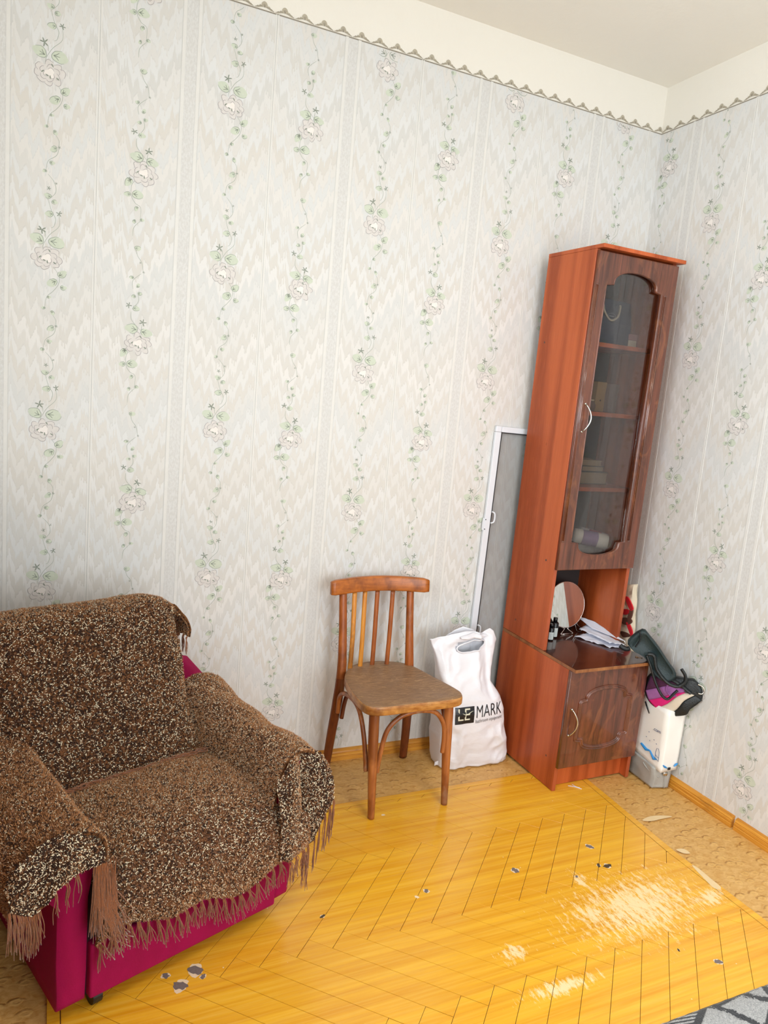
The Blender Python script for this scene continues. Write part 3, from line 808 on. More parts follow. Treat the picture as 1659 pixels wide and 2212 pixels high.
# vertical reeded mouldings on both stiles and a bead round the opening
for xs in ((0.0065, 0.0125), (0.3345, 0.3415)):
    A = Acc()
    for x in xs: A.tube([(x, yd-0.0002, 0.953), (x, yd-0.0002, 1.902)], 0.0030, 8)
    for x in xs:
        for z in (0.953, 1.902): A.tube([(x, yd-0.0028, z), (x, yd+0.001, z)], 0.0032, 8)
    A.obj('reeded_moulding', M_WALG, door, True)
def arch_handle(name, x, z0, z1, y, parent, out=0.021, bulge=0.018):
    P = []
    n = 16
    for i in range(n+1):
        t = i/n; P.append((x+bulge*math.sin(PI*t), y-0.001-out*math.sin(PI*t)**0.6, z0+(z1-z0)*t))
    A = Acc(); V, Fc = tube_geo(P, [0.0042-0.001*abs(2*i/n-1) for i in range(n+1)], 8, 0.75); A.add(V, Fc)
    A.tube([(x, y+0.001, z0), (x, y-0.005, z0+0.001)], 0.0042, 8); A.tube([(x, y+0.001, z1), (x, y-0.005, z1-0.001)], 0.0042, 8)
    return tag(A.obj(name, M_CHROME, parent, True), 'bowed steel handle')
arch_handle('handle', 0.027, 1.372, 1.476, yd, door)
# lower door with raised serpentine moulding
ldoor = plate('cupboard_door', [[(0.0, ZD), (CW, ZD), (CW, 0.4935), (0.0, 0.4935)]], TD, 0.002, M_WAL, cab, 'Y', -TD-0.0008)
ydl = -TD-0.0008
for p in ldoor.data.polygons: pass
lo = opening(0.066, 0.312, 0.366, 0.215, 0.414, 0.170, 0.094, 0.284)
def sweep(name, pts, prof, y, parent, mat, closed=True):
    """profile (offset, height) swept round a closed outline in the XZ plane"""
    n = len(pts); V = []
    nrm = []
    for i in range(n):
        a, b = Vector(pts[i-1]), Vector(pts[(i+1) % n]); t = (b-a); t.normalize(); nrm.append(Vector((t.y, -t.x)))
    for i in range(n):
        for o, h in prof: V.append((pts[i][0]+nrm[i].x*o, y-h, pts[i][1]+nrm[i].y*o))
    m = len(prof)
    F = [(i*m+k, i*m+k+1, ((i+1) % n)*m+k+1, ((i+1) % n)*m+k) for i in range(n) for k in range(m-1)]
    return mesh_obj(name, V, F, mat, parent, True)
def densify(pts, d=0.006):
    out = []
    for i in range(len(pts)):
        a, b = Vector(pts[i]), Vector(pts[(i+1) % len(pts)]); l = (b-a).length; k = max(1, int(l/d))
        for j in range(k): out.append(tuple(a+(b-a)*j/k))
    return out
prof = [(0.0115, -0.001), (0.0108, 0.0030), (0.0085, 0.0056), (0.0065, 0.0044), (0.0050, 0.0012), (0.0028, 0.0048), (0.0, 0.0072), (-0.0028, 0.0056), (-0.0048, 0.0014), (-0.0064, 0.0036), (-0.0080, 0.0012), (-0.0090, -0.001)]
sweep('raised_moulding', densify(lo), prof, ydl, ldoor, M_WAL)
lob = densify(op); sweep('bead', [((x-0.186)*1.035+0.186, (z-1.43)*1.006+1.43) for x, z in lob], [(0.0022, -0.0008), (0.0010, 0.0012), (-0.0012, 0.0012), (-0.0024, -0.0008)], yd, door, M_WAL)
arch_handle('handle', 0.026, 0.236, 0.342, ydl, ldoor)

def in_cab(p): return CM @ Vector(p)
def cempty(name, p, rz=0.0):
    return empty(name, mat=CM @ Matrix.Translation(p) @ Matrix.Rotation(rz, 4, 'Z'))
# ---- things in the glazed part
M_NAVY = flat('navy_card', (30, 48, 76), 0.6, var=0.12, scale=20)
M_ROPE = flat('cream_rope', (214, 204, 176), 0.8, bump=0.4, scale=120)
M_LOGO = flat('pale_print', (170, 176, 182), 0.6)
M_KRAFT = flat('kraft_card', (166, 134, 84), 0.8, var=0.12, scale=25)
M_PINKBX = flat('dusty_pink_card', (178, 126, 120), 0.7)
M_CREAMC = flat('cream_card', (214, 200, 168), 0.7)
M_BROWNP = flat('brown_pottery', (110, 84, 70), 0.6, var=0.2, scale=40)
bag = cempty('gift_bag', (0.235, 0.325, SH[2]+0.0006), 0.12)
tag(bag, 'navy paper gift bag with cream rope handle on the top shelf of the cabinet', 'bag')
A = Acc()
wv, dv, hv = 0.092, 0.045, 0.178
ring0 = [(-wv, -dv), (wv, -dv), (wv, dv), (-wv, dv)]
rings = []
for t, sc, dy in ((0, .97, 1), (.02, 1, 1), (.5, 1.0, .92), (.8, 1.0, .7), (1.0, 1.02, .45)):
    rings.append([Vector((x*sc, y*dy, t*hv + (0.004*math.sin(x*40) if t == 1 else 0))) for x, y in ring0])
bb = loft('paper_body', rings, M_NAVY, bag, cap=False, smooth=False)
box('base_card', (-wv*.96, -dv*.98, 0), (wv*.96, dv*.98, 0.002), M_NAVY, bag, bev=0)
tube('rope_handle', catmull([(-0.072, -0.034, 0.152), (-0.068, -0.041, 0.125), (-0.035, -0.0465, 0.096), (0.004, -0.044, 0.112), (0.022, -0.036, 0.150), (0.022, -0.032, 0.160)], 6), 0.0038, M_ROPE, bag, 8)
A = Acc(); c = [(0.0-0.03+0.022*math.cos(a), -0.0448, 0.112+0.011*math.sin(a)) for a in [2*PI*i/24 for i in range(24)]]
V, Fc = tube_geo(c, 0.0006, 4, closed=True); A.add(V, Fc)
for i in range(6): A.box((-0.044+i*0.0048, -0.0452, 0.1100), (-0.0412+i*0.0048, -0.0446, 0.1135))
A.obj('oval_logo', M_LOGO, bag)
bx = cempty('small_carton', (0.347, 0.318, SH[2]+0.0006), -0.1)
tag(bx, 'small cream carton with dusty pink lid beside the gift bag', 'box')
box('carton_body', (-0.020, -0.03, 0), (0.020, 0.03, 0.034), M_CREAMC, bx); box('lid', (-0.021, -0.031, 0.0345), (0.021, 0.031, 0.058), M_PINKBX, bx)
kr = cempty('kraft_box', (0.238, 0.335, SH[1]+0.0006), 0.25)
tag(kr, 'tall kraft paper box on the middle shelf behind the glass', 'box')
box('carton_body', (-0.031, -0.022, 0), (0.031, 0.022, 0.118), M_KRAFT, kr); box('flap', (-0.0315, -0.0228, 0.095), (0.0315, -0.0224, 0.118), M_KRAFT, kr, bev=0)
A = Acc(); A.tube([(0, -0.0222, 0.045), (0, -0.0236, 0.045)], 0.004, 10); A.obj('seal', M_BACKB, kr)
b2_ = cempty('dark_carton', (0.312, 0.355, SH[1]+0.0006), -0.2)
tag(b2_, 'dark brown carton right of the kraft box', 'box')
box('carton_body', (-0.034, -0.025, 0), (0.034, 0.025, 0.115), M_BROWNP, b2_); box('lid_flap', (-0.034, -0.0262, 0.085), (0.034, -0.0252, 0.115), M_BROWNP, b2_, bev=0)
def lathe(name, prof, mat, parent, n=20):
    rings = [[Vector((r*math.cos(2*PI*k/n), r*math.sin(2*PI*k/n), z)) for k in range(n)] for r, z in prof]
    return loft(name, rings, mat, parent)
M_JAR = glass_mat('jar_glass', (0.85, 0.88, 0.86), 0.9, 0.12)
jr = cempty('glass_jar', (0.125, 0.290, SH[1]+0.0006)); tag(jr, 'clear glass jar at the left end of the middle shelf', 'jar')
lathe('jar_body', [(0.019, 0), (0.021, 0.004), (0.021, 0.050), (0.015, 0.058), (0.015, 0.066)], M_JAR, jr); lathe('lid', [(0.0165, 0.0605), (0.0165, 0.074), (0.015, 0.075)], M_LOGO, jr)
sb = cempty('squat_pot', (0.178, 0.30, SH[1]+0.0006)); tag(sb, 'squat brown pot in front of the kraft box', 'pot')
lathe('pot_body', [(0.016, 0), (0.024, 0.006), (0.027, 0.022), (0.021, 0.034), (0.017, 0.040)], M_BROWNP, sb); lathe('rim', [(0.0185, 0.0402), (0.0185, 0.0455), (0.015, 0.0455)], M_CREAMC, sb)
M_BK = [flat('book_cloth_a', (92, 84, 66), 0.7), flat('book_cloth_b', (148, 124, 92), 0.7), flat('book_cloth_c', (70, 70, 66), 0.7)]
M_PAGES = flat('book_pages', (140, 120, 92), 0.8)
z = SH[0]+0.0006
for i, (w_, h_, mt, rz, lb) in enumerate(((0.150, 0.050, 0, 0.0, 'thick olive album lying at the bottom of the book stack'), (0.118, 0.024, 2, 0.06, 'dark grey book lying in the middle of the book stack'), (0.112, 0.022, 1, -0.05, 'tan book lying on top of the book stack'))):
    bk = cempty('book', (0.235-0.01*i, 0.34, z), rz); tag(bk, lb+' behind the glass', 'book', 'books stacked behind the glass')
    box('cover', (-w_/2, -0.06, 0), (w_/2, 0.06, 0.003), M_BK[mt], bk, bev=0.0005, seg=1)
    box('cover', (-w_/2, -0.06, h_-0.003), (w_/2, 0.06, h_), M_BK[mt], bk, bev=0.0005, seg=1)
    box('spine', (-w_/2-0.002, -0.06, 0.0), (-w_/2, 0.06, h_), M_BK[mt], bk, bev=0.0005, seg=1)
    box('page_block', (-w_/2+0.001, -0.057, 0.0032), (w_/2-0.004, 0.057, h_-0.0032), M_PAGES, bk, bev=0)
    z += h_+0.0006
# packets on the compartment floor
M_FOIL = flat('clear_wrap', (206, 200, 200), 0.3, var=0.1, scale=60, bump=0.5)
M_LILAC = flat('lilac_print', (140, 112, 148), 0.5, var=0.1)
M_COTTON = flat('cotton_wool', (226, 218, 200), 0.9, bump=0.5, scale=60)
M_REDP = flat('crimson_print', (176, 40, 70), 0.5)
M_BAGPL = flat('grey_plastic', (150, 148, 140), 0.4, var=0.15, scale=50, bump=0.6)
def roll(name, a, b, r, label, mats, band=(0.25, 0.7)):
    a, b = Vector(a), Vector(b); d = b-a
    e = cempty(name, a); tag(e, label, 'packet')
    n = 18
    def ringpath(t0, t1, rr, nm, mt, jit=0.0, caps=True):
        P = [d*t for t in np.linspace(t0, t1, 8)]
        V, F = tube_geo(P, rr, n)
        V = [v+Vector((noise.noise(v*60), noise.noise(v*60+Vector((9, 0, 0))), noise.noise(v*60+Vector((0, 9, 0)))))*jit for v in V]
        return mesh_obj(nm, V, F, mt, e, True)
    ringpath(0, 1, r, 'cotton_roll', mats[0], 0.002); ringpath(band[0], band[1], r*1.02, 'printed_band', mats[1], 0.0015)
    return e
zc = ZU+0.012
roll('flat_packet', (0.120, 0.262, zc+0.031), (0.330, 0.285, zc+0.031), 0.029, 'grey plastic packet lying beneath the cotton wool roll', (M_BAGPL, M_BAGPL))
roll('cotton_wool_roll', (0.180, 0.290, zc+0.096), (0.300, 0.222, zc+0.080), 0.030, 'roll of cotton wool in lilac wrapper at the bottom of the glazed part', (M_COTTON, M_LILAC))
roll('wrapped_packet', (0.262, 0.345, zc+0.100), (0.345, 0.270, zc+0.082), 0.020, 'clear wrapped packet with crimson print beside the cotton wool roll', (M_FOIL, M_REDP), (0.3, 0.75))
e = cempty('plastic_sack', (0.125, 0.345, zc+0.0006)); tag(e, 'crumpled grey plastic sack behind the cotton wool roll', 'bag')
def lump(name, rx, ry, rz, mat, parent, amp=0.25, seed=0, cz=None, n=24, m=14):
    V = []; F = []
    for j in range(m+1):
        th = PI*j/m
        for i in range(n):
            a = 2*PI*i/n; d = Vector((math.sin(th)*math.cos(a), math.sin(th)*math.sin(a), math.cos(th)))
            s = 1+amp*noise.noise(d*2.2+Vector((seed, 0, 0)))+amp*0.5*noise.noise(d*6+Vector((seed, 5, 0)))
            V.append((d.x*rx*s, d.y*ry*s, max(-rz, d.z*rz*s)+(rz if cz is None else cz)))
    for j in range(m):
        for i in range(n):
            k = (i+1) % n; F.append((j*n+i, j*n+k, (j+1)*n+k, (j+1)*n+i))
    return mesh_obj(name, V, F, mat, parent, True)
lump('sack_body', 0.070, 0.050, 0.072, M_BAGPL, e, 0.3, 3); lump('sack_neck', 0.03, 0.022, 0.022, M_BAGPL, e, 0.4, 8, cz=0.150)

# ---- things on the worktop
M_BLACK = flat('black_plastic', (14, 14, 16), 0.25)
M_MIRROR = flat('mirror_silver', (235, 238, 236), 0.02, metal=1.0, var=0.0)
M_WIRE = flat('chrome_wire', (220, 216, 210), 0.15, metal=1.0)
mr = cempty('table_mirror', (0.265, 0.335, HT+0.0012), 0.0)
tag(mr, 'round two-sided vanity mirror on a wire stand in the open compartment', 'mirror')
tilt = Matrix.Rotation(-0.20, 4, 'X')
def TM(p): return tuple(tilt @ Vector(p)+Vector((-0.033, 0.0, 0.122)))
R_ = 0.096; n = 48
def disc(name, r, y0, y1, mat):
    V = [TM((r*math.cos(2*PI*k/n), y0, r*math.sin(2*PI*k/n))) for k in range(n)]+[TM((r*math.cos(2*PI*k/n), y1, r*math.sin(2*PI*k/n))) for k in range(n)]
    F = [tuple(range(n)), tuple(range(2*n-1, n-1, -1))]+[(k, (k+1) % n, n+(k+1) % n, n+k) for k in range(n)]
    return mesh_obj(name, V, F, mat, mr)
disc('mirror_glass', R_, -0.0035, -0.003, M_MIRROR); disc('backing', R_+0.0006, -0.0028, 0.003, M_BLACK)
V, Fc = tube_geo([TM((R_*1.015*math.cos(2*PI*k/n), -0.002, R_*1.015*math.sin(2*PI*k/n))) for k in range(n)], 0.0020, 6, closed=True)
mesh_obj('wire_rim', V, Fc, M_WIRE, mr, True)
A = Acc()
for sg in (1, -1):
    X = lambda v: -0.033+sg*v
    A.tube(catmull([TM((sg*R_*1.01, 0, -0.005)), TM((sg*R_*0.93, 0, -0.045)), (X(0.066), -0.004, 0.042), (X(0.093), -0.010, 0.012), (X(0.094), -0.012, 0.002)], 6), 0.0021, 6)
    A.tube(catmull([(X(0.094), -0.012, 0.0018), (X(0.088), -0.014, 0.0018), (X(0.070), -0.013, 0.004), (X(0.053), -0.010, 0.036), (X(0.045), -0.012, 0.034), (X(0.014), -0.020, 0.026), (X(0.010), -0.022, 0.020), (X(0.030), -0.03, 0.006), (X(0.030), -0.03, 0.0018)], 6), 0.0021, 6)
A.tube([(-0.063, -0.03, 0.0018), (-0.003, -0.03, 0.0018)], 0.0021, 6)
A.obj('wire_stand', M_WIRE, mr, True)
M_LABEL = flat('white_label', (208, 214, 212), 0.6, var=0.05)
M_LTXT = flat('label_grey_text', (120, 128, 128), 0.6)
def bottle(x, y, r, h, label, faint):
    b = cempty('cosmetic_bottle', (x, y, HT+0.0006)); tag(b, label, 'bottle')
    lathe('bottle_body', [(r*0.94, 0), (r, 0.002), (r, h*.72), (r*.8, h*.78), (r*.45, h*.8)], M_BLACK, b); lathe('cap', [(r*.55, h*.805), (r*.55, h), (r*.5, h)], M_BLACK, b, 14)
    V = []; k = 9
    for z_ in (h*.08, h*.52):
        for i in range(k):
            a = -PI/2-0.35+(i/(k-1)-0.5)*1.5; V.append(((r+.0004)*math.cos(a), (r+.0004)*math.sin(a), z_))
    l = mesh_obj('label_sticker', V, [(i, i+1, k+i+1, k+i) for i in range(k-1)], M_LABEL, b); l['label'] = 'white paper label'
    A = Acc()
    for j in range(5):
        z_ = h*(.14+.07*j); V = []
        for i in range(5):
            a = -PI/2-0.35+(i/4-0.5)*1.0
            V += [((r+.0007)*math.cos(a), (r+.0007)*math.sin(a), z_), ((r+.0007)*math.cos(a), (r+.0007)*math.sin(a), z_+0.0009)]
        A.add(V, [(2*i, 2*i+1, 2*i+3, 2*i+2) for i in range(4)])
    A.obj('label_print', M_LTXT, l)
bottle(0.148, 0.288, 0.016, 0.085, 'small black bottle with white label left of the mirror', 0)
bottle(0.110, 0.262, 0.014, 0.070, 'black bottle half hidden behind the cabinet side, further left', 0)
M_SHEET = flat('white_paper', (226, 228, 240), 0.6, var=0.03)
def sheet(name, nu, nv, fn, mat, parent, th=0.0006):
    V = []; 
    for j in range(nv+1):
        for i in range(nu+1): V.append(Vector(fn(i/nu, j/nv)))
    W_ = nu+1; N = len(V); nr = []
    for j in range(nv+1):
        for i in range(nu+1):
            a = V[j*W_+min(i+1, nu)]-V[j*W_+max(i-1, 0)]; b = V[min(j+1, nv)*W_+i]-V[max(j-1, 0)*W_+i]
            c = a.cross(b); c = c.normalized() if c.length > 1e-12 else Vector((0, 0, 1)); nr.append(c)
    VV = [v+q_*th/2 for v, q_ in zip(V, nr)]+[v-q_*th/2 for v, q_ in zip(V, nr)]
    F = []
    for j in range(nv):
        for i in range(nu):
            a = j*W_+i; F.append((a, a+1, a+W_+1, a+W_)); F.append((N+a, N+a+W_, N+a+W_+1, N+a+1))
    for i in range(nu):
        F.append((i, N+i, N+i+1, i+1)); a = nv*W_+i; F.append((a, a+1, N+a+1, N+a))
    for j in range(nv):
        a = j*W_; F.append((a, a+W_, N+a+W_, N+a)); a = j*W_+nu; F.append((a, N+a, N+a+W_, a+W_))
    return mesh_obj(name, VV, F, mat, parent, True)
def bil(c, u, v):
    a, b, d, e = [Vector(p) for p in c]; return (a*(1-u)+b*u)*(1-v)+(e*(1-u)+d*u)*v
def paper(name, c, label, amp, seed, lift=0.0, grp='papers on the worktop'):
    e = cempty(name, (c[0][0], c[0][1], HT+0.0006)); tag(e, label, 'paper', grp)
    o = Vector((c[0][0], c[0][1], HT+0.0006))
    c = [Vector(p) for p in c]
    def fn(u, v):
        p = bil(c, u, v)-o
        b = abs(noise.noise(Vector((u*3+seed, v*3, 0))))*amp+abs(noise.noise(Vector((u*8, v*2+seed, 3))))*amp*.5
        p.z = max(p.z, 0.0006)+b; return p
    return sheet('paper_sheet', 18, 12, fn, M_SHEET, e)
zt = HT+0.0012
paper('paper_sheets', [(0.245, 0.272, zt), (0.310, 0.128, zt), (0.382, 0.118, zt), (0.345, 0.290, zt+.006)], 'crumpled white sheet lying flat at the front of the worktop papers', 0.010, 1.0)
paper('paper_sheets', [(0.300, 0.310, zt+.016), (0.318, 0.140, zt+.014), (0.380, 0.112, zt+.010), (0.362, 0.330, zt+.030)], 'folded white sheet lying over the crumpled sheet on the worktop', 0.010, 4.0)
paper('paper_sheets', [(0.340, 0.385, zt+.050), (0.335, 0.270, zt+.030), (0.383, 0.118, zt+.024), (0.366, 0.300, zt+.052)], 'thin white sheet standing up against the right side of the compartment', 0.004, 7.0)
# key in the worktop corner
k = cempty('small_key', (0.352, 0.020, HT+0.0006)); tag(k, 'tiny brass key lying at the right corner of the worktop', 'key')
M_BRASS = flat('brass', (190, 150, 110), 0.3, metal=1.0)
A = Acc(); V, Fc = tube_geo([(0.005*math.cos(a), 0.005*math.sin(a), 0.0013) for a in [2*PI*i/16 for i in range(16)]], 0.0012, 6, closed=True); A.add(V, Fc)
A.obj('bow', M_BRASS, k, True); A = Acc(); A.tube([(0.004, -0.003, 0.0012), (0.014, -0.014, 0.0012)], 0.0011, 6); A.box((0.0115, -0.0150, 0.0002), (0.0150, -0.0120, 0.0018)); A.obj('shank', M_BRASS, k)
# thread scraps on the floor in front of the plinth
tq = empty('string_scrap', (-0.424, -0.464, 0.0)); tag(tq, 'white bit of string on the floor before the cabinet plinth', 'string')
tube('strand', catmull([(-0.012, 0.018, 0.0014), (0.008, 0.004, 0.0016), (0.026, -0.018, 0.0014)], 5), 0.0011, M_SHEET, tq, 6)
tube('strand', catmull([(0.008, 0.020, 0.0036), (0.012, 0.0, 0.0036), (0.022, -0.012, 0.0036)], 5), 0.0009, M_SHEET, tq, 6)

# ------------------------------------------------------------ bentwood chair
def m_chairwood(name, a, b, wearc, wearamt, scale=(1, 1, 0.12), rough=0.35):
    s = NT(name); v = s.coord()
    f = s.noise(s.mapping(v, tuple(k*90 for k in scale)), 1, 4, 0.6)
    c = s.mix(s.ramp(f, [(0.3, 0), (0.7, 1)]), lin(a), lin(b))
    blot = s.noise(s.mapping(v, (14, 14, 8)), 1, 4, 0.65)
    c = s.mix(s.math('MULTIPLY', s.ramp(blot, [(0.56, 0), (0.70, 1)]), wearamt), c, lin(wearc))
    dk = s.noise(s.mapping(v, (9, 9, 5), loc=(4, 2, 7)), 1, 4, 0.65)
    c = s.mix(s.math('MULTIPLY', s.ramp(dk, [(0.50, 0), (0.62, 1)]), 0.6), c, lin((98, 46, 18)))
    s.base(c); s.rough(rough); s.bump(f, 0.08, 0.002); return s.m
M_CW = m_chairwood('chair_varnish', (132, 64, 20), (174, 94, 34), (196, 140, 90), 0.3)
M_CWR = m_chairwood('chair_rail_varnish', (150, 78, 22), (190, 108, 36), (116, 58, 20), 0.45, (0.12, 1, 1))
M_CWL = m_chairwood('chair_slat_varnish', (186, 112, 32), (220, 148, 52), (130, 66, 22), 0.35)
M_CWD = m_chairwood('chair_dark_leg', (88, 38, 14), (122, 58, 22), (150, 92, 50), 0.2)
M_CWF = m_chairwood('chair_worn_leg', (140, 74, 30), (176, 108, 56), (168, 138, 112), 0.8)
def m_seat():
    s = NT('worn_plywood_seat'); v = s.coord()
    f = s.noise(s.mapping(v, (25, 160, 20), rot=(0, 0, 0.5)), 1, 5, 0.7)
    c = s.mix(s.ramp(f, [(0.3, 0), (0.72, 1)]), lin((108, 76, 48)), lin((168, 130, 92)))
    g = s.noise(s.mapping(v, (9, 9, 9)), 1, 4, 0.65)
    c = s.mix(s.math('MULTIPLY', s.ramp(g, [(0.42, 0), (0.62, 1)]), 0.5), c, lin((128, 98, 74)))
    h = s.noise(s.mapping(v, (30, 120, 20), rot=(0, 0, 0.5)), 1, 4, 0.8)
    c = s.mix(s.math('MULTIPLY', s.ramp(h, [(0.58, 0), (0.66, 1)]), 0.55), c, lin((204, 166, 118)))
    s.base(c); s.rough(0.5); s.bump(f, 0.15, 0.002); return s.m
M_SEAT = m_seat()
M_SEATE = m_chairwood('seat_edge', (150, 88, 34), (200, 144, 76), (214, 176, 116), 0.5, (0.3, 0.3, 1))
ch = empty('bentwood_chair', (-1.14, -0.26, 0))
tag(ch, 'old bentwood chair with slatted back and worn plywood seat against the wallpaper', 'chair')
CO = Vector((-1.14, -0.26, 0))
def cl_(p): return Vector(p)-CO
def ctube(name, pts, rads, mat, n=12, seg=8, flat=1.0, up=None):
    P = catmull([cl_(p) for p in pts], seg); m = len(P)
    R2 = [float(np.interp(i/(m-1), np.linspace(0, 1, len(rads)), rads)) for i in range(m)]
    V, Fc = tube_geo(P, R2, n, flat, up=up); return mesh_obj(name, V, Fc, mat, ch, True)
# seat
so = [(-1.287, -0.137), (-1.24, -0.081), (-1.184, -0.058), (-1.123, -0.055), (-1.06, -0.075), (-1.02, -0.106), (-1.0, -0.152), (-0.975, -0.258), (-0.949, -0.372), (-0.950, -0.418), (-0.975, -0.450), (-1.05, -0.459), (-1.154, -0.458), (-1.265, -0.461), (-1.314, -0.450), (-1.334, -0.412), (-1.333, -0.311), (-1.315, -0.199)]
sc = catmull([(x, y, 0) for x, y in so], 4, True)
scx, scy = -1.145, -0.265
rings = []
for z_, k in ((0.384, 0.955), (0.387, 0.985), (0.392, 1.0), (0.412, 1.0), (0.418, 0.992), (0.420, 0.975), (0.4195, 0.90), (0.4165, 0.75), (0.4135, 0.55), (0.412, 0.3), (0.4115, 0.02)):
    rings.append([cl_((scx+(p.x-scx)*k, scy+(p.y-scy)*k, z_)) for p in sc])
seat = loft('seat', rings, [M_SEAT, M_SEATE], ch)
for p in seat.data.polygons:
    zc_ = sum(seat.data.vertices[i].co.z for i in p.vertices)/len(p.vertices)
    if zc_ < 0.417: 
        r_ = Vector((p.center.x+CO.x-scx, p.center.y+CO.y-scy)).length
        if abs(p.normal.z) < 0.8: p.material_index = 1
# legs
o = ctube('leg', [(-1.273, -0.432, 0.0), (-1.279, -0.428, 0.13), (-1.285, -0.422, 0.26), (-1.288, -0.416, 0.388)], [0.0115, 0.0150, 0.0180, 0.0185], M_CWF)
o = ctube('leg', [(-0.980, -0.424, 0.0), (-0.986, -0.420, 0.13), (-0.992, -0.415, 0.26), (-0.996, -0.410, 0.388)], [0.0115, 0.0150, 0.0180, 0.0185], M_CWF)
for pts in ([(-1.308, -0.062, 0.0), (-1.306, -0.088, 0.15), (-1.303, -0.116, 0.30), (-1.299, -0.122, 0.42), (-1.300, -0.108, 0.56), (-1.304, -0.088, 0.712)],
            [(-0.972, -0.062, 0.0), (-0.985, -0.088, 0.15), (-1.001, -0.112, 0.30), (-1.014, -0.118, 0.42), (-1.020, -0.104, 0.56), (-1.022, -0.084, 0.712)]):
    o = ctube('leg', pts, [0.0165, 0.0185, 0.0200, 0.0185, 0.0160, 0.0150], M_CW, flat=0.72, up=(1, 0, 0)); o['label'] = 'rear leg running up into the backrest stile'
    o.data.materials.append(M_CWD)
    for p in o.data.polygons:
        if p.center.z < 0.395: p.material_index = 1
# foot ends darker: separate sleeves are not in the photo, colour comes from the wood
# top rail, bowed and raked
TRp = []
n = 22
rl = []
for i in range(n+1):
    t = i/n; x = -1.360+(0.402)*t; y = -0.108+0.036*math.sin(PI*t)
    s_ = (2*t-1); zt_ = 0.7605+0.006*(1-s_*s_); zb_ = 0.706+0.0045*(1-s_*s_)
    e_ = min(1.0, (1-abs(s_))/0.015+0.86)
    zm = (zt_+zb_)/2; hz = (zt_-zb_)/2*e_
    ring = []
    for a in range(16):
        an = 2*PI*a/16; cx_ = math.copysign(abs(math.cos(an))**0.4, math.cos(an)); cz_ = math.copysign(abs(math.sin(an))**0.28, math.sin(an))
        ring.append(cl_((x, y+0.0125*cx_*e_+0.10*(hz*cz_), zm+hz*cz_)))
    rl.append(ring)
loft('top_rail', rl, M_CWR, ch)
for xt, xb in ((-1.254, -1.259), (-1.209, -1.212), (-1.156, -1.159), (-1.093, -1.100)):
    t = (xt+1.36)/0.402; yt_ = -0.108+0.036*math.sin(PI*t)
    P = catmull([cl_((xb, -0.118+0.03*math.sin(PI*(xb+1.29)/0.27), 0.40)), cl_(((xt+xb)/2, -0.112+0.03*math.sin(PI*(xb+1.29)/0.27), 0.55)), cl_((xt, yt_, 0.712))], 6)
    V, Fc = tube_geo(P, 0.0095, 10, 0.55, up=(1, 0, 0)); mesh_obj('slat', V, Fc, M_CWL if xt in (-1.209, -1.254) else M_CW, ch, True)
# bentwood braces
ctube('bentwood_brace', [(-1.263, -0.424, 0.165), (-1.258, -0.425, 0.225), (-1.240, -0.425, 0.310), (-1.200, -0.425, 0.355), (-1.150, -0.425, 0.372), (-1.095, -0.425, 0.373), (-1.050, -0.425, 0.358), (-1.018, -0.425, 0.315), (-1.010, -0.425, 0.26), (-1.010, -0.424, 0.205)], [0.0085]*4, M_CWF, 10)
ctube('bentwood_brace', [(-1.304, -0.130, 0.255), (-1.306, -0.140, 0.318), (-1.308, -0.175, 0.350), (-1.310, -0.235, 0.368), (-1.310, -0.300, 0.370), (-1.309, -0.350, 0.345), (-1.306, -0.385, 0.285), (-1.300, -0.400, 0.215), (-1.296, -0.405, 0.165)], [0.0085]*4, M_CWF, 10)
ctube('bentwood_brace', [(-0.994, -0.130, 0.215), (-0.990, -0.145, 0.300), (-0.985, -0.190, 0.350), (-0.980, -0.260, 0.368), (-0.980, -0.320, 0.362), (-0.982, -0.365, 0.315), (-0.984, -0.392, 0.25), (-0.985, -0.398, 0.19)], [0.0085]*4, M_CWF, 10)
ctube('bentwood_brace', [(-1.286, -0.128, 0.230), (-1.270, -0.128, 0.320), (-1.215, -0.128, 0.365), (-1.155, -0.128, 0.374), (-1.095, -0.128, 0.365), (-1.045, -0.128, 0.320), (-1.024, -0.126, 0.230)], [0.0080]*4, M_CWD, 10)

# ------------------------------------------------------------ armchair and its throws
def m_velvet():
    s = NT('crimson_velour'); v = s.coord()
    f = s.noise(v, 14, 4, 0.6); g = s.noise(v, 260, 2)
    c = s.mix(f, lin((122, 0, 50)), lin((160, 0, 74)))
    c = s.mix(s.math('MULTIPLY', g, 0.2), c, lin((176, 24, 86)))
    s.base(c); s.rough(0.8); s.b.inputs['Sheen Weight'].default_value = 0.06; s.b.inputs['Sheen Tint'].default_value = (*lin((220, 40, 110)), 1)
    s.b.inputs['Specular IOR Level'].default_value = 0.2
    s.bump(g, 0.2, 0.002); return s.m
M_VEL = m_velvet()
M_CASTOR = flat('black_castor', (22, 22, 24), 0.4)
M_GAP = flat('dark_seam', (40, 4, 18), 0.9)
TH_A = math.radians(20.06)
ac = empty('armchair', (-2.269, -0.999, 0.0), TH_A)
tag(ac, 'crimson velour armchair on castors at the left, covered with a brown throw', 'armchair')
def rbox(name, lo, hi, r, mat, parent, bulge=(0, 0, 0), nz=None, jit=0.0):
    """rounded soft block with optional bulge of each face pair"""
    bm = bmesh.new(); add_box(bm, lo, hi, 0)
    bmesh.ops.bevel(bm, geom=bm.edges[:], offset=r, segments=4, profile=0.5, affect='EDGES')
    o = bm_obj(name, bm, mat, parent, True); return o
